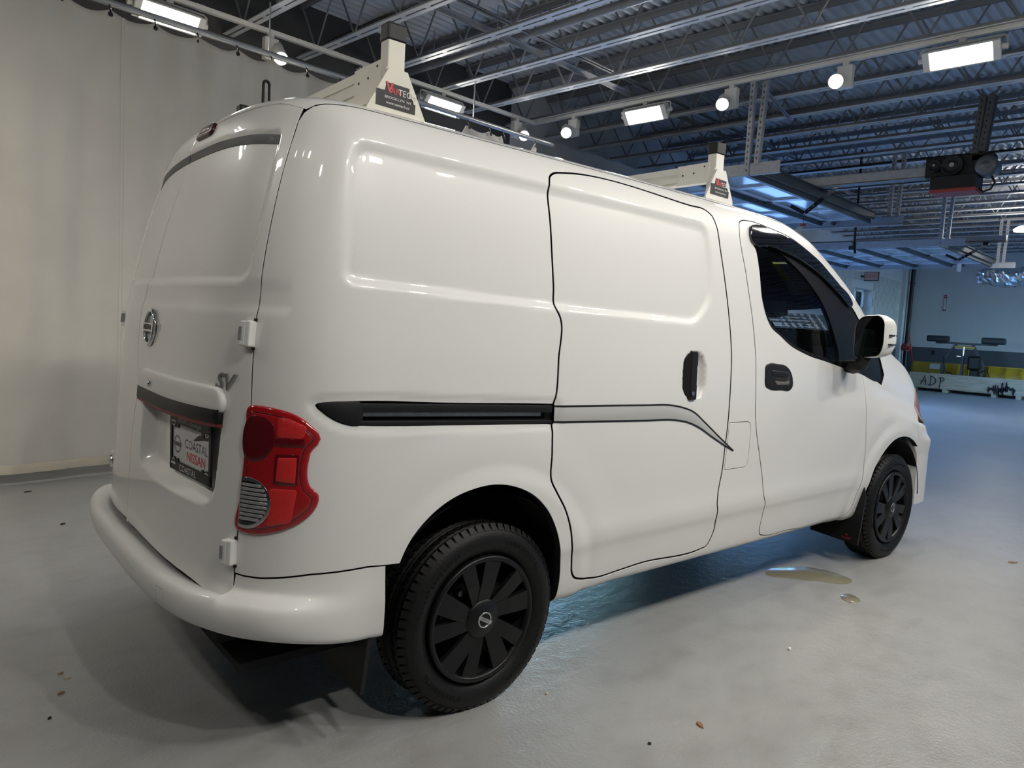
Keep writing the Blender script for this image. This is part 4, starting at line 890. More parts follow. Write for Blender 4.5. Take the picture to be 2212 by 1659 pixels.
for nm, pts in (('cable_run', [(2.03, 4.0, 3.66), (2.03, 2.9, 3.70), (2.04, 2.2, 3.66), (2.02, 1.2, 3.68), (2.02, -1, 3.66)]),):
    mb = MB()
    for d in (0, .012, -.012): mb.tube([(a+d, b, c+abs(d)*.8) for a, b, c in pts], .005, 6)
    tag(mb.build(nm, blackpl), 'black cable bundle lying along the joist nearest the camera', 'cable')
mb = MB(); mb.tube([(8.95, 3.5, 3.66), (8.95, 2.2, 3.62), (8.96, .8, 3.64), (8.95, -.8, 3.62), (8.95, -2, 3.66)], .010, 6); tag(mb.build('cable_run', blackpl), 'thin black cable sagging along a far joist above the door opener', 'cable')

# walls
mb = MB(); mb.bb(X1, X1+.2, Y0, Y1, 1.13, ZC+.1, 0); mb.bb(X1-.002, X1+.2, Y0, Y1, 0, 1.13, 1); tag(mb.build('wall_front', [wallup, walllo]), kind='structure')
mb = MB(); SWX = [14.6+2.0*i for i in range(4)]
mb.bb(X0-.2, SWX[0], Y0-.2, Y0, 0, ZC+.1, 0); mb.bb(SWX[-1], X1, Y0-.2, Y0, 0, ZC+.1, 0); mb.bb(SWX[0], SWX[-1], Y0-.2, Y0, 0, .3, 0); mb.bb(SWX[0], SWX[-1], Y0-.2, Y0, 3.3, ZC+.1, 0)
tag(mb.build('wall_right', wallup), kind='structure')
mb = MB()
for x in SWX: mb.bb(x-.04, x+.04, Y0-.14, Y0-.04, .3, 3.3, 0)
mb.bb(SWX[0], SWX[-1], Y0-.14, Y0-.04, .3, .38, 0); mb.bb(SWX[0], SWX[-1], Y0-.14, Y0-.04, 3.22, 3.3, 0); w2 = tag(mb.build('window_2', mat('mullion', (.3, .3, .31), .5)), kind='structure')
for a in SWX[:-1]: mb = MB(); mb.bb(a+.04, a+1.96, Y0-.095, Y0-.089, .38, 3.22, 0); mb.build('pane', glass('shop_glass', (.85, .92, .95)) if 'shop_glass' not in bpy.data.materials else bpy.data.materials['shop_glass'], w2)
mb = MB(); mb.bb(X0-.2, X0, Y0, Y1, 0, ZC+.1, 0); tag(mb.build('wall_back', darkwall), kind='structure')
D1 = (4.85, 8.33); D2 = (10.85, 14.45); DH = 2.62; WX = (17.05, 18.25); WZ = (1.05, 2.52)
mb = MB(); yb = Y1+.30
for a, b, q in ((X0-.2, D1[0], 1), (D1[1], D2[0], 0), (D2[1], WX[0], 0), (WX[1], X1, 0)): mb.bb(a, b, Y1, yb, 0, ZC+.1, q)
for a, b in (D1, D2): mb.bb(a, b, Y1, yb, DH, ZC+.1, 0)
mb.bb(*WX, Y1, yb, 0, WZ[0], 0); mb.bb(*WX, Y1, yb, WZ[1], ZC+.1, 0)
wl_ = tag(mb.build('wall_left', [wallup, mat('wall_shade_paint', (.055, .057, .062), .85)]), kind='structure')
mb = MB(); mb.bb(20.62, X1, Y1-.10, Y1, 0, ZC, 0); mb.build('pilaster', wallup, wl_)
mb = MB()
for a, b in ((14.45, 20.6),): mb.bb(a+.12, b, Y1-.012, Y1, 0, 1.08, 0)
mb.build('dark_band', walllo, wl_)
bm_ = MB(); bm_.box((0, 0, 0), (.390, .012, .194), 0); BLK = bm_.mesh('block', [blockm])
for r in range(9):
    z = 1.185+r*.203
    for c in range(16):
        x = 14.75+c*.4+(.2 if r % 2 else 0)
        if x > 20.4: continue
        if WX[0]-.19 < x < WX[1]+.19 and WZ[0]-.1 < z < WZ[1]+.1: continue
        o = link('block', BLK, wl_); o.location = (x, Y1-.006, z)
for a in (D1, D2):
    mb = MB(); mb.bb(a[0]-.10, a[0], Y1-.03, yb+.02, 0, DH, 0); mb.bb(a[1], a[1]+.10, Y1-.03, yb+.02, 0, DH, 0); mb.bb(a[0]-.1, a[1]+.1, Y1-.03, yb+.02, DH, DH+.1, 0)
    mb.build('door_jamb', mat('jamb_white', (.70, .72, .72), .5) if 'jamb_white' not in bpy.data.materials else bpy.data.materials['jamb_white'], wl_)
# window in the left wall
mb = MB(); wf = bpy.data.materials['jamb_white']
mb.bb(WX[0], WX[1], Y1+.18, Y1+.24, 2.02, 2.10, 0); 
for x in (WX[0], WX[1]-.06, (WX[0]+WX[1])/2-.03): mb.bb(x, x+.06, Y1+.18, Y1+.24, WZ[0], WZ[1], 0)
mb.bb(WX[0], WX[1], Y1+.18, Y1+.24, WZ[0], WZ[0]+.06, 0); mb.bb(WX[0], WX[1], Y1+.18, Y1+.24, WZ[1]-.06, WZ[1], 0)
w1 = tag(mb.build('window_1', wf), kind='structure')
for (a, b) in ((WX[0]+.06, (WX[0]+WX[1])/2-.03), ((WX[0]+WX[1])/2+.03, WX[1]-.06)):
    for (c, d) in ((WZ[0]+.06, 2.02), (2.10, WZ[1]-.06)):
        mb = MB(); mb.bb(a, b, Y1+.205, Y1+.211, c, d); mb.build('pane', glass('pane_glass', (.8, .9, .92)) if 'pane_glass' not in bpy.data.materials else bpy.data.materials['pane_glass'], w1)

# ------------------------------------------------------------------ curtain and rail
curtm = mat('canvas', (.60, .57, .505), rough=.85, noise=.035, nscale=3.0, bump=.25, bscale=9)
CY = 3.16; RZ_ = 3.235
mb = MB(); mb.cyl((-4.5, CY+.02, RZ_), (4.62, CY+.02, RZ_), .024, n=14)
for x in (-3.6, -1.2, 1.2, 3.4): mb.cyl((x, CY+.02, RZ_), (x, CY+.02, JZ+.03), .006, n=6)
rail = tag(mb.build('curtain_rail', mat('rail_pipe', (.36, .37, .38), .35, .5)), 'long grey pipe hanging under the joists and carrying the canvas curtain', 'curtain rail')
def curtain(name, xa, xb, ztop, hem, hooks, label, drop_r=0.0, seed=1, drop_l=0.0):
    n = int((xb-xa)/.018); m = 70; vs = []; rnd = random.Random(seed); ph = [rnd.uniform(0, 6.28) for _ in range(8)]
    hk = np.array(hooks)
    for i in range(n+1):
        x = xa+(xb-xa)*i/n
        d = np.sort(np.abs(hk-x))[:2]; j = np.searchsorted(hk, x); 
        if 0 < j < len(hk): u = (x-hk[j-1])/(hk[j]-hk[j-1]); sag = .052*4*u*(1-u)*(hk[j]-hk[j-1])/.33
        else: sag = 0
        zt = ztop-sag
        if drop_r and x > hk[-1]: zt -= drop_r*(x-hk[-1])/(xb-hk[-1]+1e-6)
        if drop_l and x < hk[0]: zt -= drop_l*(hk[0]-x)/(hk[0]-xa+1e-6)
        for k in range(m+1):
            v = k/m; z = hem+(zt-hem)*(1-v)
            low = v
            fold = .020*math.sin(x*5.1+ph[0]+.6*math.sin(v*2+ph[1]))*(.35+.65*low)+.011*math.sin(x*12.3+ph[2]+1.2*v)*(.6)+.006*math.sin(x*27+ph[3]+2*v)*(1-.5*low)
            puff = .018*math.sin(3.2*v+ph[4]+x*.7)+.006*math.sin(9*v+ph[5]+x*2.1)
            top = -.02*4*(sag/.2)*max(0, 1-v*8)
            vs.append((x, CY+fold+puff+top, z))
    fs = [(i*(m+1)+k, (i+1)*(m+1)+k, (i+1)*(m+1)+k+1, i*(m+1)+k+1) for i in range(n) for k in range(m)]
    mb = MB(); mb.add(vs, fs, 0, True); o = mb.build(name, curtm); tag(o, label, 'curtain'); md = o.modifiers.new('s', 'SOLIDIFY'); md.thickness = .003
    hb = MB(); pts = [vs[i*(m+1)+m] for i in range(n+1)]; pts = [(a, b-.004, c+.03) for a, b, c in pts]
    hv = []
    for a, b, c in pts: hv += [(a, b-.005, c+.030), (a, b-.009, c), (a, b-.005, c-.032)]
    hb.add(hv, [(3*i+q, 3*i+3+q, 3*i+4+q, 3*i+1+q) for i in range(n) for q in range(2)], 0, True); hb.build('hem', mat('hem_canvas', (.60, .54, .43), .85, noise=.1, nscale=6) if 'hem_canvas' not in bpy.data.materials else bpy.data.materials['hem_canvas'], o)
    for h in hooks:
        if xa <= h <= xb:
            hb2 = MB(); hb2.tube([(h, CY-.012, ztop-.035), (h, CY-.016, ztop-.01), (h, CY+.0, ztop+.02), (h, CY+.02, ztop+.05)], .0055, 6); hb2.M = Matrix.Translation((h, CY-.018, ztop-.035)); hb2.lathe([(0, -.004), (.013, -.004), (.016, 0), (.013, .004), (0, .004)], 12, 0, 'Y'); hb2.build('hook', blackpl, o)
    return o, vs, n, m
hooksA = [-4.4+.36*i for i in range(11)]+[-.25, .04, .33, .63, .93, 1.21, 1.52, 1.84, 2.17, 2.52]
hooksA = sorted(h for h in hooksA if h < -.4)+[-.25, .04, .33, .63, .93, 1.21, 1.52, 1.84, 2.17, 2.52]
cA, vA, nA, mA = curtain('curtain', -4.5, 2.95, 3.185, .070, hooksA, 'long off-white canvas curtain hanging behind the rear of the van', drop_r=.55, seed=3)
# sewn seam of two canvas widths
def seam(xs):
    i = min(range(nA+1), key=lambda i: abs(vA[i*(mA+1)][0]-xs)); mb = MB(); vs = []
    for k in range(mA+1):
        a, b, c = vA[i*(mA+1)+k]; vs += [(a-.011, b-.004, c), (a-.009, b-.0065, c), (a+.009, b-.0065, c), (a+.011, b-.004, c)]
    mb.add(vs, [(4*k+q, 4*k+4+q, 4*k+5+q, 4*k+1+q) for k in range(mA) for q in range(3)], 0, False); mb.build('seam', curtm, cA)
seam(.115); seam(-1.9); seam(2.2)
curtain('curtain', 3.15, 3.98, 3.17, 1.2, [3.32, 3.62, 3.82], 'short canvas piece hooked on the rail right of the long curtain', drop_r=.5, seed=5, drop_l=.25)
curtain('curtain', 4.18, 4.34, 3.19, 1.6, [4.31], 'narrow strip of canvas hanging at the far end of the rail', seed=6, drop_l=.18)
# ------------------------------------------------------------------ track lighting loop
whitem = mat('fixture_white', (.66, .66, .64), rough=.45)
whited = mat('fixture_grey', (.42, .42, .41), rough=.5)
lensm = emis('flood_lens', (1.0, .955, .875), FLOOD)
spotm = emis('spot_lens', (1.0, .96, .89), 26.0)
TX0, TX1, TY0, TY1, TZ = -2.80, 4.78, -3.30, 3.63, 3.560
trk = empty('lighting_track', (0, 0, 0)); tag(trk, 'white rectangular lighting track loop fixed under the joists', 'lighting track')
for a, b in (((TX0-.02, TY1), (TX1+.02, TY1)), ((TX1, TY1-.02), (TX1, TY0)), ((TX1+.02, TY0), (TX0-.02, TY0)), ((TX0, TY0), (TX0, TY1-.02))):
    mb = MB(); A, B = Vector((*a, TZ+.019)), Vector((*b, TZ+.019)); mb.bar(A, B, .038, .038)
    d = (B-A).normalized(); sd = Vector((-d.y, d.x, 0))
    for q in (-1, 1): mb.bar(A+sd*q*.023+Vector((0, 0, .012)), B+sd*q*.023+Vector((0, 0, .012)), .008, .008)
    mb.build('track_section', whitem, trk)
    n = int((B-A).length/1.22)
    for k in range(1, n+1):
        mb = MB(); p = A+d*1.22*k; mb.bar(p-d*.035, p+d*.035, .042, .041); mb.build('track_joint', whitem, trk)

def flood(p, along, aim, label, group='flood lights on the lighting track'):
    e = empty('flood_light', p); tag(e, label, 'flood light', group)
    a = Vector(along).normalized(); d = (Vector(aim)-Vector(p)).normalized(); d = (d-a*d.dot(a)).normalized()
    c = Vector((0, 0, -.115)); T = basis(c, a, a.cross(d)*-1) ; T = basis(c, a, d.cross(a)); z = T.to_3x3().col[2]
    if z.dot(d) < 0: T = basis(c, a, -(d.cross(a)))
    # local: x along, z = aim
    mb = MB(); mb.M = T
    hx = .255; mb.add([(-hx, -.075, .035), (hx, -.075, .035), (hx, .075, .035), (-hx, .075, .035), (-hx*.93, -.05, -.075), (hx*.93, -.05, -.075), (hx*.93, .05, -.075), (-hx*.93, .05, -.075)], [(3, 2, 1, 0)[::-1], (4, 5, 6, 7)[::-1], (0, 1, 5, 4), (1, 2, 6, 5), (2, 3, 7, 6), (3, 0, 4, 7)])
    mb.box((-.235, 0, .03), (.055, .152, .024), 0, None, .006); mb.box((.235, 0, .03), (.055, .152, .024), 0, None, .006)
    mb.box((0, .074, .036), (.43, .010, .014), 0); mb.box((0, -.074, .036), (.43, .010, .014), 0)
    mb.cyl((-.30, 0, -.01), (-.26, 0, -.01), .022, n=12); mb.cyl((.26, 0, -.01), (.30, 0, -.01), .022, n=12)
    mb.build('housing', whitem, e)
    mb = MB(); mb.M = T; mb.add([(-.205, -.068, .0375), (.205, -.068, .0375), (.205, .068, .0375), (-.205, .068, .0375)], [(0, 1, 2, 3)]); mb.build('lens', lensm, e)
    mb = MB(); mb.M = T
    for y in (.045, .055): mb.box((0, y, .040), (.40, .0035, .004), 0)
    mb.build('lens_bar', whited, e)
    mb = MB(); u = Vector((0, 0, 1))
    L0, L1 = c-a*.292, c+a*.292
    mb.tube([L0, L0+u*.07, L0+u*.085+a*.02, L1+u*.085-a*.02, L1+u*.07, L1], .008, 8); mb.box((0, 0, -.012), (.05, .05, .035), 0); mb.build('yoke', whited, e)
    return e
def spot(p, along, aim, label, power=None, group='spot lights on the lighting track', side=1, lamp=True):
    e = empty('spot_light', p); tag(e, label, 'spot light', group)
    a = Vector(along).normalized(); b = Vector((-a.y, a.x, 0))
    mb = MB(); R = basis((0, 0, 0), a, b).to_3x3(); mb.box((0, 0, -.012), (.05, .036, .05), 0, R); mb.box((0, 0, -.125), (.125, .062, .185), 0, R, .004); mb.build('driver_box', whitem, e)
    q = Vector((0, 0, -.165))+b*.075*side+a*.045; d = (Vector(aim)-(Vector(p)+q)).normalized()
    hb = MB(); T = Matrix.Translation(q) @ frame(d).to_4x4(); hb.M = T
    hb.lathe([(0, -.135), (.036, -.135), (.040, -.13), (.050, -.06), (.060, .05), (.062, .075), (.058, .075), (.054, .066)], 28, 0, 'Z')
    for k in range(12):
        t = 2*math.pi*k/12; hb.box((.043*math.cos(t), .043*math.sin(t), -.105), (.012, .004, .055), 0, Matrix.Rotation(t, 3, 'Z'))
    hb.build('lamp_head', whitem, e)
    hb = MB(); hb.cyl(q, Vector((0, 0, -.16))+b*.03*side, .016, n=10); hb.build('pivot', whited, e)
    lb = MB(); lb.M = T; lb.lathe([(.0, .066), (.055, .066)], 28, 0, 'Z'); lb.build('lens', spotm, e)
    if lamp:
        l = bpy.data.lights.new('spot_beam', 'SPOT'); l.energy = power if power is not None else SPOTW; l.color = (1.0, .95, .87); l.spot_size = math.radians(78); l.spot_blend = .85; l.shadow_soft_size = .055
        o = bpy.data.objects.new('spot_beam', l); COL.objects.link(o); o.parent = e; o.location = q+d*.085; o.rotation_euler = d.to_track_quat('-Z', 'Y').to_euler()
    return e
XA, YA = (1, 0, 0), (0, 1, 0)
flood((.60, TY1, TZ), XA, (.9, .6, .8), 'flood light at upper left of the picture, on the track above the curtain')
flood((3.36, TY1, TZ), XA, (1.5, .6, .8), 'flood light on the curtain-side track just right of the rear rack post')
spot((1.44, TY1, TZ), XA, (.8, .5, .3), 'spot light near the curtain, left of the rear rack post', side=-1)
spot((2.38, TY1, TZ), XA, (3.3, 6.0, 1.9), 'spot light seen edge-on behind the rear rack crossbar', power=2, side=1)
spot((4.48, TY1, TZ), XA, (2.2, .5, .8), 'spot light on the curtain-side track beside the track corner', side=-1)
spot((TX1, 3.02, TZ), YA, (1.6, .3, .9), 'spot light just right of the track corner', side=1)
flood((TX1, 2.06, TZ), YA, (1.2, -.2, .8), 'flood light near the middle of the picture on the far track')
spot((TX1, 1.10, TZ), YA, (.9, -.6, .6), 'spot light on the far track beside the perforated hanger', side=1)
spot((TX1, .06, TZ), YA, (-1.2, -2.0, 1.1), 'brightest spot light, aimed at the viewer, on the far track', side=1)
flood((TX1, -.80, TZ), YA, (.8, -1.2, .3), 'flood light at upper right of the picture on the far track')
flood((-1.2, TY1, TZ), XA, (-1.2, 1.4, 0), 'added fill flood light on the curtain-side track beyond the left edge of the picture')  # unseen flood added to brighten the rear left floor and curtain
flood((TX0, 1.5, TZ), YA, (-1.4, 1.2, 0), 'added fill flood light on the rear track nearest the curtain, outside the picture')  # unseen flood added to lift the floor behind the van
spot((TX0, .35, TZ), YA, (-.3, 3.15, .75), 'added fill spot light on the rear track aimed at the curtain middle', SPOTW*1.05, side=-1)  # unseen spot added to brighten the middle of the curtain
spot((TX0, -.15, TZ), YA, (-1.2, 3.1, .3), 'added fill spot light on the rear track aimed at the curtain hem', SPOTW*1.05, side=-1)  # second unseen spot added, brightens the lower curtain and floor
OFF = 'track light behind the viewer, outside the picture'; OG = 'track lights outside the picture'
for x, kd in ((-.9, 's'), (.0, 's'), (.6, 'f'), (1.26, 's'), (2.45, 's'), (3.13, 'f'), (3.88, 's')):  # rearmost spot is added to brighten the bumper and quarter panel
    (flood((x, TY0, TZ), XA, (x*.7+.3, -.6, .7), OFF, OG) if kd == 'f' else spot((x, TY0, TZ), XA, (x*.7+.3, -.6, .6), OFF, SPOTW*.86, OG, side=1))
for y, kd in ((-1.77, 's'), (-.55, 's')):
    (flood((TX0, y, TZ), YA, (-1.2, y*.6, .2), OFF, OG) if kd == 'f' else spot((TX0, y, TZ), YA, (-.6, y*.5, .5), OFF, SPOTW*.2, OG, side=-1))
for y, kd in ((-1.7, 's'), (-2.6, 'f')):
    (flood((TX1, y, TZ), YA, (1.5, -1.6, .4), OFF, OG) if kd == 'f' else spot((TX1, y, TZ), YA, (1.5, -1.2, .5), OFF, None, OG, side=1))
# ------------------------------------------------------------------ overhead doors, tracks, opener
galv = mat('galvanised', (.33, .35, .38), rough=.55, metal=.35, noise=.08, nscale=30)
galvd = mat('galvanised_dark', (.10, .105, .11), rough=.5, metal=.5)
doorw = mat('door_section_white', (.62, .66, .72), rough=.35)
panem = mat('door_pane', (.42, .45, .48), rough=.12, spec=.7)
def garage_door(xa, xb, y0, y1, z, label):
    e = empty('garage_door', (0, 0, 0)); tag(e, label, 'garage door', 'overhead garage doors rolled up under the roof')
    n = 5; dy = (y1-y0)/n; nx = 4; dx = (xb-xa)/nx
    for i in range(n):
        a, b = y0+i*dy, y0+(i+1)*dy-.008
        mb = MB()
        rb = .19 if i == 0 else .075
        mb.bb(xa, xb, a, a+rb, z, z+.045, 0); mb.bb(xa, xb, b-.075, b, z, z+.045, 0)
        for k in range(nx+1):
            x = xa+k*dx; mb.bb(max(xa, x-.05), min(xb, x+.05), a+rb, b-.075, z, z+.044, 0)
        sec = mb.build('door_section', doorw, e)
        for k in range(nx):
            mb = MB(); mb.bb(xa+k*dx+.05, xa+(k+1)*dx-.05, a+rb, b-.075, z+.018, z+.026, 0); mb.build('pane', panem, sec)
        mb = MB(); mb.bb(xa, xb, a+.002, a+.012, z-.055, z, 0); mb.bb(xa, xb, a+.002, a+.045, z-.060, z-.055, 0); mb.build('strut', galvd, sec)
        if i:
            for x in (xa+.05, xb-.05, (xa+xb)/2): 
                mb = MB(); mb.box((x, a-.005, z-.008), (.07, .11, .012), 0); mb.cyl((x-.05, a, z-.02), (x+.05, a, z-.02), .012, n=8); mb.build('hinge', galvd, sec)
    # a heavier dark strut along the leading edge
    mb = MB(); mb.bb(xa-.02, xb+.02, y0-.030, y0-.022, z-.005, z+.085, 0); mb.bb(xa-.02, xb+.02, y0-.060, y0-.022, z+.080, z+.088, 0); mb.build('end_strut', galvd, e)
    for sx, x in ((-1, xa-.10), (1, xb+.10)):
        t = MB(); t.bb(x-.003, x+.003, y0-.35, y1-.37, z-.075, z+.03, 0); t.bb(x, x-sx*.035, y0-.35, y1-.37, z-.078, z-.072, 0); t.bb(x, x-sx*.02, y0-.35, y1-.37, z+.026, z+.032, 0)
        pts = [(x, y1-.37+.38*math.sin(a), z-.025-.38*(1-math.cos(a))) for a in np.linspace(0, math.pi/2, 9)]+[(x, y1+.01, 0.05)]
        for p, q in zip(pts[:-1], pts[1:]): t.bar(p, q, .06, .006, 0, up=(1, 0, 0))
        t.build('door_track', galv, e)
        for yy in (y0+.5, y0+1.3): 
            r = MB(); r.cyl((x-sx*.06, yy, z-.02), (x+sx*.0, yy, z-.02), .022, n=10); r.build('roller', galvd, e)
    return e
DZ = 2.785
g1 = garage_door(4.90, 8.30, .93, 4.02, DZ, 'nearer rolled-up garage door hanging above the van windscreen')
g2 = garage_door(10.86, 14.40, .76, 4.02, DZ, 'farther rolled-up garage door hanging near the end wall')
def perforated(mb, a, b, w=.045, up=(1, 0, 0)):
    a, b = Vector(a), Vector(b); mb.bar(a, b, w, .004, 0, up=up); d = (b-a); L = d.length; d.normalize(); R = frame(d, up); n = int(L/.055)
    s = R.col[0]*w/2; o = R.col[1]*w/2
    mb.bar(a+s+o, b+s+o, .004, w, 0, up=up)
    for k in range(1, n):
        p = a+d*(k*.055); mb.box(p-R.col[1]*.003, (.012, .003, .022), 1, R)
def hanger(x, y, z0, z1, label, brace=None):
    e = empty('track_hanger', (x, y, z0)); tag(e, label, 'hanger', 'perforated angle hangers of the door tracks')
    mb = MB(); perforated(mb, (0, 0, 0), (0, 0, z1-z0)); mb.build('angle', [galv, galvd], e)
    mb = MB(); perforated(mb, (0, -.09, .10), (.05, -.10, z1-z0)); mb.build('angle', [galv, galvd], e)
    if brace: mb = MB(); perforated(mb, (0, 0, z1-z0-.02), brace, up=(0, 0, 1)); mb.build('angle', [galv, galvd], e)
hanger(4.79, .90, 2.70, 3.62, 'dark perforated hanger left of the nearer garage door', (1.45, .28, .90))
hanger(8.42, .76, 2.70, 3.62, 'perforated hanger at right end of the nearer garage door', (-.05, -.28, .9))
hanger(10.76, .74, 2.70, 3.62, 'perforated hanger at left end of the farther garage door', (.5, -.1, .9))
hanger(14.50, .70, 2.70, 3.62, 'perforated hanger at right end of the farther garage door')
# opener
red = mat('opener_red', (.30, .035, .03), .45); op = empty('door_opener', (6.53, -.42, 2.73)); tag(op, 'black motor unit of the door opener with red bottom hanging at right', 'door opener')
def opx(mb, nm, m, par=None): return mb.build(nm, m, par or op)
mb = MB(); mb.box((0, -.005, .075), (.26, .40, .13), 0, None, .008); mb.box((.02, .01, .235), (.22, .50, .20), 0, None, .012); mb.box((0, -.22, .29), (.18, .20, .09), 0, None, .03); opx(mb, 'case', blackpl)
mb = MB(); mb.box((0, -.005, -.005), (.262, .402, .035), 0, None, .004); opx(mb, 'lower_cover', red)
fx = -.125
def disc(y, z, r, m, nm):
    mb = MB(); mb.M = TR((fx, y, z), 0, 0, 0); mb.lathe([(0, -.02), (r*.2, -.022), (r*.22, -.014), (r*.8, -.010), (r*.86, -.02), (r, -.02), (r, .02), (0, .02)], 32, 0, 'X'); opx(mb, nm, m)
    return
disc(.015, .235, .095, blackpl, 'pulley'); disc(.17, .245, .06, blackpl, 'sprocket')
mb = MB(); mb.cyl((fx-.024, .015, .235), (fx-.018, .015, .235), .022, n=16); mb.cyl((fx-.024, .17, .245), (fx-.018, .17, .245), .012, n=12); opx(mb, 'shaft_end', steel)
mb = MB(); mb.M = TR((0, -.265, .205)); mb.lathe([(0, -.14), (.03, -.142), (.035, -.13), (.05, -.13), (.088, -.125), (.094, -.10), (.094, .08), (.07, .1), (0, .1)], 30, 0, 'X'); opx(mb, 'motor', mat('motor_grey', (.13, .14, .15), .4, .4))
mb = MB(); mb.tube([(0, -.30, .12), (0, -.33, .06), (0, -.30, -.0), (0, -.24, -.02), (0, -.20, .02)], .010, 8); opx(mb, 'cable', blackpl)
for dx in (-.05, .05):
    mb = MB(); perforated(mb, (dx, -.14, .33), (dx, -.17, .88), .05); perforated(mb, (dx*1.0, -.20, .36), (dx, -.24, .88), .05); opx(mb, 'angle', [galvd, blackpl])
mb = MB(); mb.bb(-.05, -.044, .20, 4.46, .165, .255, 0); mb.bb(.044, .05, .20, 4.46, .165, .255, 0); mb.bb(-.05, .05, .2, 4.46, .252, .258, 0); mb.bb(-.062, .062, .20, 4.46, .150, .156, 0)
mb.bb(-.012, .012, .2, 4.4, .120, .128, 1)
opx(mb, 'opener_rail', [galv, blackpl])
def arm(x, ya, yb, yc, zt, zm, par, nm='door_arm'):
    mb = MB(); mb.bar((x, ya, zt), (x, (ya+yb)/2, (zt+zm)/2), .035, .008, 1, up=(1, 0, 0)); mb.bar((x+.008, (ya*.7+yb*.3), zt*.7+zm*.3), (x+.008, yb, zm), .042, .010, 0, up=(1, 0, 0)); mb.bar((x+.008, yb+.01, zm), (x+.008, yc, zm+.09), .042, .010, 0, up=(1, 0, 0))
    for k in range(5): u = .4+.12*k; mb.cyl((x, ya+(yb-ya)*u, zt+(zm-zt)*u), (x-.012, ya+(yb-ya)*u, zt+(zm-zt)*u), .007, n=8, mi=1)
    mb.box((x, ya, zt+.02), (.06, .08, .06), 0)
    return mb.build(nm, [blackpl, steel], par)
a1 = arm(6.53, .66, 1.05, 1.22, 2.92, 2.62, g1); a2 = arm(12.4, .48, .86, 1.05, 2.90, 2.66, g2)
mb = MB(); mb.cyl((6.5, 1.04, 2.60), (6.5, 1.04, 2.50), .003, n=6); mb.box((6.5, 1.04, 2.48), (.02, .06, .03), 1); mb.box((6.5, 1.08, 2.42), (.004, .06, .09), 2); tag(mb.build('pull_cord', [blackpl, red, mat('tag_beige', (.45, .42, .36), .7)]), 'red handled pull cord with beige tag under the nearer door arm', 'pull cord')
mb = MB(); mb.cyl((12.3, .84, 2.66), (12.3, .82, 2.57), .003, n=6); mb.box((12.3, .81, 2.52), (.004, .06, .13), 1); tag(mb.build('pull_cord', [red, whiteprint]), 'white tag hanging on a cord below the farther garage door', 'pull cord')
mb = MB(); mb.bb(12.35, 12.45, .20, 4.3, 2.96, 3.04, 0); mb.bb(12.33, 12.47, .20, 4.3, 2.94, 2.948, 1); tag(mb.build('opener_rail', [galv, galvd]), 'grey opener rail running in above the farther garage door', 'opener rail')
# black pipe drop with fitting
mb = MB(); mb.cyl((9.6, 1.58, 4.0), (9.6, 1.57, 2.62), .017, n=12); mb.cyl((9.6, 1.57, 2.66), (9.6, 1.57, 2.56), .028, n=12); mb.box((9.6, 1.60, 2.58), (.05, .09, .06), 0, None, .015); mb.cyl((9.6, 1.565, 2.56), (9.6, 1.55, 2.50), .02, n=10)
tag(mb.build('pipe_drop', blackpl), 'black pipe dropping from the roof between the two garage doors', 'pipe')
mb = MB(); mb.cyl((9.2, 3.95, 3.35), (11.8, 3.75, 3.25), .09, n=14); tag(mb.build('vent_pipe', galv), 'pale round pipe near the outer wall between the garage doors', 'pipe')
# lamp strips and far lights
mb = MB(); mb.lathe([(0, 0), (.16, 0), (.17, .03), (.10, .08), (0, .08)], 24, 0, 'Z'); o = mb.build('ceiling_lamp', lensm); o.location = (13.2, .1, 3.20); tag(o, 'round lit lamp seen just above the farther garage door', 'lamp')
mb = MB(); mb.cyl((0, 0, .08), (0, 0, .42), .006, n=6); mb.build('rod', galvd, o)
# foil duct
mb = MB(); rnd = random.Random(4); n, m = 60, 22; vs = []
for i in range(n+1):
    y = 1.38-i*.045; rr = .185+.012*rnd.random()
    if i < 5: rr *= .75+.05*i
    for k in range(m):
        t = 2*math.pi*k/m; r = rr+rnd.uniform(-.022, .014); vs.append((16.4+r*math.cos(t)*1.15, y+rnd.uniform(-.008, .008), 2.70+.02*math.sin(i*.4)+r*math.sin(t)))
mb.add(vs, [(i*m+k, i*m+(k+1) % m, (i+1)*m+(k+1) % m, (i+1)*m+k) for i in range(n) for k in range(m)]+[tuple(range(m))], 0, False)
tag(mb.build('foil_duct', mat('foil', (.70, .72, .75), .16, 1.0)), 'crinkled silver foil duct near the end wall at far right', 'duct')
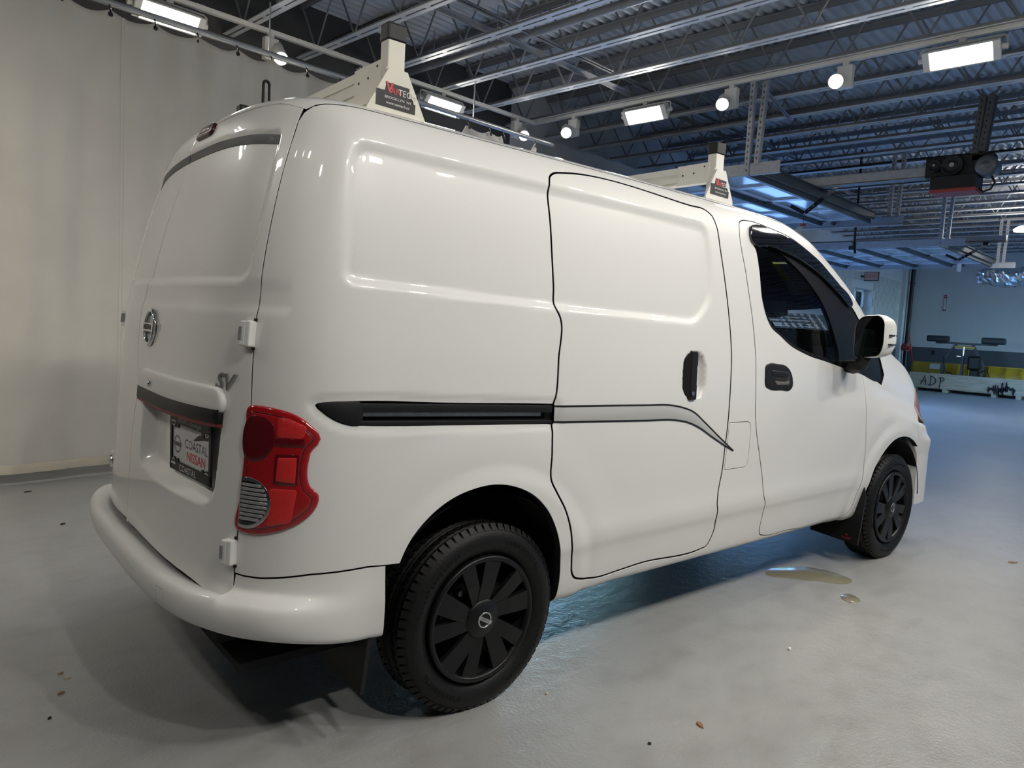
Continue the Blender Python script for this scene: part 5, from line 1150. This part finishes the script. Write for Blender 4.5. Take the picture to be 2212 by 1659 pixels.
# ------------------------------------------------------------------ end wall, plough in its crate
XW = X1-.004
mb = MB(); mb.box((XW, 3.075, 2.365), (.004, .115, .47), 0); mb.box((XW-.003, 3.075, 2.365), (.002, .085, .43), 1); 
mb.add([(XW-.005, 3.075+a, 2.365+b) for a, b in ((.03, .13), (-.03, .13), (-.03, -.13), (-.042, -.13), (0, -.20), (.042, -.13), (.03, -.13))], [tuple(range(7))], 0)
mb.text('FIRE', .04, basis((XW-.005, 3.075, 2.54), (0, -1, 0), (0, 0, 1)), 0); mb.text('EXTINGUISHER', .030, basis((XW-.006, 3.075, 2.37), (0, 0, 1), (0, 1, 0)), 1)
tag(mb.build('extinguisher_sign', [whiteprint, mat('sign_red', (.30, .02, .05), .5)]), 'red and white fire extinguisher arrow sign on the grey end wall', 'sign')
mb = MB(); mb.cyl((20.86, 3.90, 1.15), (20.86, 3.90, 4.0), .055, n=14); mb.cyl((20.86, 3.90, 2.86), (20.86, 3.90, 2.92), .068, n=14); mb.cyl((20.86, 3.90, 1.0), (20.86, 3.90, 1.2), .09, n=14, mi=1); mb.box((20.86, 3.90, 1.08), (.26, .26, .10), 1, None, .02); mb.cyl((20.86, 3.90, 0), (20.86, 3.90, 1.0), .055, n=14)
tag(mb.build('standpipe', [blackpl, mat('valve_red', (.28, .03, .03), .5)]), 'black standpipe with dark red valve in the far corner', 'pipe')
mb = MB(); mb.bar((20.7, 3.82, 1.5), (20.6, 3.60, .62), .018, .018); mb.bar((20.6, 3.60, .62), (20.55, 3.46, .0), .018, .018)
tag(mb.build('red_pole', mat('pole_red', (.62, .03, .04), .5)), 'thin red pole leaning in the far corner beside the standpipe', 'pole')
mb = MB(); mb.box((XW, 3.24, .99), (.01, .08, .12), 0); tag(mb.build('wall_outlet', blackpl), 'small dark outlet box on the lower end wall', 'outlet')
# exit sign on the left wall
mb = MB(); mb.box((17.35, 3.84, 2.80), (.05, .34, .22), 0, None, .01); mb.box((17.323, 3.84, 2.80), (.004, .31, .19), 1); mb.text('EXIT', .13, basis((17.320, 3.84, 2.80), (0, -1, 0), (0, 0, 1)), 2); mb.bar((17.35, 4.02, 2.80), (17.35, 4.10, 2.80), .04, .04)
tag(mb.build('exit_sign', [blackpl, mat('exit_face', (.50, .36, .34), .5), mat('exit_red', (.60, .10, .08), .5)]), 'EXIT sign projecting from the block wall above the window', 'sign')
# crate
wood = mat('crate_wood', (.46, .40, .31), rough=.75, noise=.18, nscale=4, stretch=(1, .6, 6), bump=.1, bscale=30)
CX = 19.55; cr = empty('wooden_crate', (CX, 2.0, 0)); tag(cr, 'long pale wooden crate marked ADP on the floor before the end wall', 'crate')
mb = MB(); mb.bb(-.02, .02, -2.1, 1.38, .095, .475, 0); bd = mb.build('front_board', wood, cr); bd['label'] = 'pale board with hand-written ADP'
for y in (.53, -.55, -1.06, -1.75, 1.25):
    mb = MB(); mb.bb(-.02, 1.0, y-.05, y+.05, 0, .095, 0); mb.build('foot', wood, cr)
mb = MB(); mb.bb(.98, 1.02, -2.1, 1.38, .095, .30, 0); mb.build('rear_board', wood, cr)
for k in range(6): mb = MB(); mb.bb(.03+.16*k, .17+.16*k, -2.1, 1.38, .075, .095, 0); mb.build('plank', wood, cr)
ink = mat('marker_ink', (.012, .014, .025), .7)
def stroke(mb, pts, w=.012): mb.tube([(-.0215, -x, z) for x, z in pts], w, 6)
A0 = -1.09
mb = MB(); stroke(mb, [(A0, .17), (A0+.05, .30), (A0+.085, .42), (A0+.10, .30), (A0+.12, .16)]); stroke(mb, [(A0-.01, .25), (A0+.13, .265)]); mb.build('letter', ink, bd); mb = MB()
stroke(mb, [(A0+.22, .40), (A0+.23, .28), (A0+.22, .16)]); stroke(mb, [(A0+.17, .165), (A0+.24, .16), (A0+.33, .22), (A0+.35, .29), (A0+.30, .37), (A0+.20, .405)]); mb.build('letter', ink, bd); mb = MB()
stroke(mb, [(A0+.44, .10), (A0+.455, .25), (A0+.45, .37)]); stroke(mb, [(A0+.40, .375), (A0+.50, .375), (A0+.54, .33), (A0+.50, .29), (A0+.45, .29)]); mb.build('letter', ink, bd); mb = MB()
rnd = random.Random(7); pts = []
for k in range(26): pts.append((.42+.022*k, .20+.09*rnd.uniform(-1, 1)+(.11 if k % 2 else -.03)))
stroke(mb, pts, .022); stroke(mb, [(x+.01, z-.03) for x, z in pts], .018)
mb.build('scribble', ink, bd)
# plough
yel = mat('plough_yellow', (.56, .36, .03), .35); yeld = mat('plough_yellow_dark', (.30, .19, .02), .5); navy = mat('plough_frame', (.012, .016, .028), .4)
pl = empty('snow_plough', (20.25, 2.0, .02)); tag(pl, 'yellow snow plough with dark frame and two lamps standing in the crate', 'snow plough')
n = 10; pr = []
for k in range(n+1):
    a = math.radians(-62+k*11.5); pr.append((.35-.42*math.cos(a), .40+.38*math.sin(a)))
mb = MB(); vs = []
for y in (1.53, -2.2):
    for x, z in pr: vs.append((x, y, z))
mb.add(vs, [(k, k+1, n+2+k, n+1+k) for k in range(n)], 0, True); mb.tube([(pr[-1][0], 1.53, pr[-1][1]), (pr[-1][0], -2.2, pr[-1][1])], .02, 8)
mb.bb(pr[0][0]-.01, pr[0][0]+.02, -2.2, 1.53, .10, .22, 0); bl = mb.build('mouldboard', yel, pl)
for y in (1.52, 1.10, .72, .45, .18, -.25, -.62, -.95, -1.3, -1.75, -2.18):
    mb = MB(); vs = [(x, y-.012, z) for x, z in pr]+[(x-.055, y-.012, z) for x, z in pr]+[(x, y+.012, z) for x, z in pr]+[(x-.055, y+.012, z) for x, z in pr]; q = n+1
    fs = [(k, k+1, q+k+1, q+k) for k in range(n)]+[(2*q+k, 2*q+k+1, 3*q+k+1, 3*q+k)[::-1] for k in range(n)]+[(q+k, q+k+1, 3*q+k+1, 3*q+k) for k in range(n)]
    mb.add(vs, fs); mb.build('rib', yeld, pl)
mb = MB(); mb.box((-.13, .95, .62), (.01, .24, .14), 0, Euler((0, .25, 0)).to_matrix()); mb.build('label_plate', whiteprint, pl)
F_ = -.35
mb = MB()
for p, q in (((F_, .72, .35), (F_, .70, .78)), ((F_, .70, .78), (F_, .45, 1.24)), ((F_, -.18, .35), (F_, -.20, .72)), ((F_, -.20, .72), (F_, .08, 1.24))): mb.bar(p, q, .07, .06)
mb.bar((F_, .92, 1.26), (F_, -.42, 1.26), .06, .05); mb.bar((F_, .75, .40), (F_, -.25, .40), .10, .10); mb.bar((F_, .27, .38), (F_, .27, 1.0), .05, .09)
mb.bar((F_-.02, .30, .40), (F_+.3, .30, .30), .3, .06); mb.build('lift_frame', navy, pl)
mb = MB(); mb.bb(F_-.04, F_+.04, .02, .48, 1.14, 1.20, 0, .02); mb.build('spring_bar', yel, pl)
mb = MB(); mb.cyl((F_-.03, .27, .95), (F_-.03, .27, 1.18), .025, n=10); mb.bar((F_-.05, .30, .93), (F_-.05, .40, .93), .015, .015); mb.build('lift_ram', chrome, pl)
mb = MB(); mb.box((F_, -.0, .78), (.20, .30, .36), 0, None, .05); mb.box((F_, -.02, .50), (.16, .20, .2), 0, None, .03); mb.build('pump_box', blackpl, pl)
for y in (.87, -.37):
    mb = MB(); mb.box((F_-.03, y, 1.36), (.20, .52, .16), 0, None, .06); mb.box((F_, y-.02, 1.27), (.08, .14, .06), 0, None, .01); o = mb.build('plough_lamp', mat('lamp_case', (.018, .02, .026), .5) if 'lamp_case' not in bpy.data.materials else bpy.data.materials['lamp_case'], pl)
mb = MB()
for a, b, c in (((F_-.05, -.05, .5), (F_-.15, -.32, .62), (F_-.05, -.38, .38)), ((F_-.05, .6, .5), (F_-.12, .4, .42), (F_-.05, .15, .44)), ((F_-.04, .72, .9), (F_-.1, .66, .7), (F_-.05, .62, .5))): mb.tube([a, tuple((Vector(a)+Vector(b))/2+Vector((0, 0, .03))), b, c], .014, 8)
mb.build('hose', blackpl, pl)

# ------------------------------------------------------------------ outside, seen through the open door and the van's windows
asph = mat('asphalt', (.20, .20, .20), .9, noise=.15, nscale=3)
mb = MB(); mb.add([(-30, Y1+.15, -.02), (90, Y1+.15, -.02), (90, 60, -.02), (-30, 60, -.02)], [(0, 1, 2, 3)]); mb.add([(-30, Y0-60, -.02), (90, Y0-60, -.02), (90, Y0-.05, -.02), (-30, Y0-.05, -.02)], [(0, 1, 2, 3)]); tag(mb.build('ground', asph), kind='structure')
conc = mat('concrete_wall', (.62, .62, .60), .8, noise=.14, nscale=1.2, bump=.2, bscale=8)
mb = MB(); mb.bb(26.9, 31.5, 10.3, 10.8, 0, 2.15, 0); tag(mb.build('retaining_wall', conc), 'pale stained concrete wall outside beyond the open door', 'wall')
sid = mat('siding_blue', (.30, .38, .50), .7); wht = bpy.data.materials['jamb_white']
hs = empty('house', (31.5, 13.6, 2.15)); tag(hs, 'blue-grey house with a railed deck outside behind the concrete wall', 'house')
mb = MB(); mb.bb(0, 8, 0, 5, 0, 4.5, 0); mb.build('wall', sid, hs)
for k in range(14): mb = MB(); mb.bb(-.02, 8.02, -.03, 0, .1+.3*k, .12+.3*k, 0); mb.build('board', sid, hs)
mb = MB(); mb.add([(-.3, -.4, 4.4), (8.3, -.4, 4.4), (8.3, 5.4, 4.4), (-.3, 5.4, 4.4), (-.3, 2.5, 6.2), (8.3, 2.5, 6.2)], [(0, 1, 5, 4), (2, 3, 4, 5), (1, 2, 5), (3, 0, 4), (0, 3, 2, 1)]); mb.build('roof', mat('shingle', (.08, .08, .09), .9), hs)
mb = MB(); mb.bb(-.2, 6.5, -1.4, -.05, .35, .5, 0); mb.bb(-.2, 6.5, -1.42, -1.36, 1.35, 1.45, 0)
for k in range(24): mb.bb(-.2+.28*k, -.15+.28*k, -1.41, -1.37, .5, 1.35, 0)
mb.build('deck', mat('deck_grey', (.55, .60, .66), .7), hs)
for k in range(3): mb = MB(); mb.bb(1+2.3*k, 2.2+2.3*k, -.04, .02, 1.2, 2.8, 0); mb.build('window', wht, hs)
leafA = mat('leaf_green', (.17, .42, .10), .6, noise=.5, nscale=1.2); leafB = mat('leaf_dark', (.06, .20, .05), .7, noise=.45, nscale=4); bark = mat('bark', (.10, .075, .055), .9)
def leaves(mb, fn, n, sz, rnd):
    vs = []; fs = []
    for i in range(n):
        c = Vector(fn(rnd)); a = Vector((rnd.gauss(0, 1), rnd.gauss(0, 1), rnd.gauss(0, 1))).normalized(); b = a.orthogonal().normalized(); s = sz*rnd.uniform(.6, 1.4); k = len(vs)
        vs += [c-a*s, c+b*s*.6, c+a*s, c-b*s*.6]; fs.append((k, k+1, k+2, k+3))
    n0 = len(mb.v); mb.v += [tuple(v) for v in vs]; mb.f += [tuple(i+n0 for i in f) for f in fs]; mb.m += [0]*len(fs); mb.sm += [False]*len(fs)
def arbor(x, y, h, r, label):
    e = empty('arborvitae', (x, y, 0)); tag(e, label, 'shrub'); rnd = random.Random(int(x*10))
    mb = MB(); mb.cyl((0, 0, 0), (0, 0, h*.9), .05, .01, n=8); mb.build('trunk', bark, e)
    def fn(q):
        t = q.random()**1.4; a = q.uniform(0, 6.283); R = r*(1-t)**.75*(.80+.28*q.random())*(1+.12*math.sin(5*a+t*9)); return (R*math.cos(a), R*math.sin(a), .1+t*(h-.1))
    mb = MB(); leaves(mb, fn, 5000, .10, rnd); f = mb.build('foliage', leafB, e)
arbor(25.75, 10.0, 2.95, .85, 'dark green pointed shrub standing left of the concrete wall outside')
def tree(x, y, h, r, label, seed):
    e = empty('leafy_tree', (x, y, 0)); tag(e, label, 'tree', 'trees outside beyond the open door'); rnd = random.Random(seed)
    mb = MB(); mb.tube([(0, 0, 0), (.1, .05, h*.35), (-.05, .1, h*.7)], [.22, .17, .06], 10)
    for k in range(6): a = k*1.05; mb.tube([(0, 0, h*.35+.25*k), (r*.6*math.cos(a), r*.6*math.sin(a), h*.55+.3*k)], [.07, .03], 6)
    mb.build('trunk', bark, e)
    cl = [(rnd.uniform(-.75, .75)*r, rnd.uniform(-.75, .75)*r, h*rnd.uniform(.18, .95), r*rnd.uniform(.28, .5)) for _ in range(22)]
    def fn(q):
        c = q.choice(cl); u = Vector((q.gauss(0, 1), q.gauss(0, 1), q.gauss(0, 1))).normalized()*c[3]*q.uniform(.7, 1.05); return (c[0]+u.x, c[1]+u.y, c[2]+u.z*.8)
    mb = MB(); leaves(mb, fn, 6500, .17, rnd); mb.build('foliage', leafA, e)
tree(41.0, 20.0, 10.0, 3.4, 'bright green tree outside seen above the pointed shrub', 2); tree(46.5, 24.0, 12.0, 4.2, 'tall green tree outside rising behind the house', 5); tree(35.0, 25.5, 9.5, 3.0, 'green tree outside at the left edge of the door view', 9); tree(52.0, 20.0, 10.0, 3.4, 'far green tree outside to the right of the house', 12)
sl = bpy.data.lights.new('sun', 'SUN'); sl.energy = 7.0; sl.angle = .009; sl.color = (.62, .82, 1.0); so = bpy.data.objects.new('sun', sl); COL.objects.link(so); so.rotation_euler = Vector((-.25, .62, -.75)).to_track_quat('-Z', 'Y').to_euler()

# ------------------------------------------------------------------ small things on the floor
def puddle(pts, m, label):
    p = catmull(pts, .03); c = p.mean(0); k = len(p); mb = MB(); vs = [(x, y, .0008) for x, y in p]+[(c[0]+(x-c[0])*.97, c[1]+(y-c[1])*.97, .0022) for x, y in p]
    mb.add(vs, [(i, (i+1) % k, k+(i+1) % k, k+i) for i in range(k)]+[tuple(range(k, 2*k))], 0, True); tag(mb.build('puddle', m), label, 'puddle')
wet = mat('yellowish_water', (.25, .235, .17), .16, spec=.35)
puddle([(2.11, -.86), (2.25, -.96), (2.27, -1.08), (2.22, -1.19), (2.13, -1.185), (2.07, -1.10), (2.0, -.99), (1.93, -.86), (2.02, -.83)], wet, 'large yellowish puddle on the floor by the front door sill')
puddle([(1.95, -1.23), (2.0, -1.25), (1.94, -1.325), (1.875, -1.30), (1.90, -1.25)], wet, 'small damp patch just in front of the larger puddle')
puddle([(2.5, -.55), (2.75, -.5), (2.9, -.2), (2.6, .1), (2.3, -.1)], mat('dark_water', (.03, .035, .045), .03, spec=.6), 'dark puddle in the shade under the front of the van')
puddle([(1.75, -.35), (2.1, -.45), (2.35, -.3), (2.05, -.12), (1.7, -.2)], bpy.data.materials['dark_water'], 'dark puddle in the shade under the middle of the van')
def chip(x, y, l, w, col, label, rz=0.0, nm='wood_chip'):
    mb = MB(); rnd = random.Random(int(abs(x*1000)+abs(y*77))); k = 8
    top = [(l/2*math.cos(2*math.pi*i/k)*rnd.uniform(.75, 1.1), w/2*math.sin(2*math.pi*i/k)*rnd.uniform(.7, 1.1)) for i in range(k)]
    vs = [(a, b, .0005) for a, b in top]+[(a*.9, b*.8, .004+.004*rnd.random()) for a, b in top]; mb.add(vs, [(i, (i+1) % k, k+(i+1) % k, k+i) for i in range(k)]+[tuple(range(k, 2*k))])
    o = mb.build(nm, mat('chip_%d' % len(bpy.data.materials), col, .8)); o.location = (x, y, 0); o.rotation_euler = (0, 0, rz); tag(o, label, 'debris')
tan = (.45, .32, .18)
chip(-1.002, .208, .022, .014, tan, 'tan scrap, upper of two near the lower left edge', .6, 'scrap'); chip(-.994, .161, .022, .010, (.62, .55, .42), 'pale curled scrap just below the upper tan one at lower left', -.4, 'scrap')
chip(-1.035, .068, .026, .014, (.33, .22, .13), 'brown crumb with stray fibres at lower left', .2, 'crumb'); chip(-1.099, -.066, .014, .008, (.02, .02, .02), 'black crumb nearest the lower left corner', .2, 'crumb')
chip(1.144, -1.323, .030, .014, (.75, .72, .66), 'white scrap on the open floor right of the rear wheel', .3, 'scrap'); chip(.365, -1.369, .040, .018, (.36, .17, .07), 'small brown dry leaf on the floor at bottom centre', 1.1, 'dry_leaf')
chip(.153, -1.321, .012, .012, (.02, .02, .02), 'round black crumb at bottom centre left of the dry leaf', 0, 'crumb'); chip(.138, -.927, .014, .010, (.60, .50, .32), 'pale crumb on the floor beside the rear tire', .4, 'crumb')
chip(3.353, -1.692, .075, .028, (.38, .28, .22), 'light brown dry leaf at the right edge of the floor', -.6, 'dry_leaf'); chip(-.533, 2.015, .03, .014, (.02, .02, .02), 'black speck on the floor left of the bumper', .2, 'crumb'); chip(-.503, 2.883, .05, .014, (.03, .03, .03), 'dark stick near the curtain hem at left', .3, 'twig')
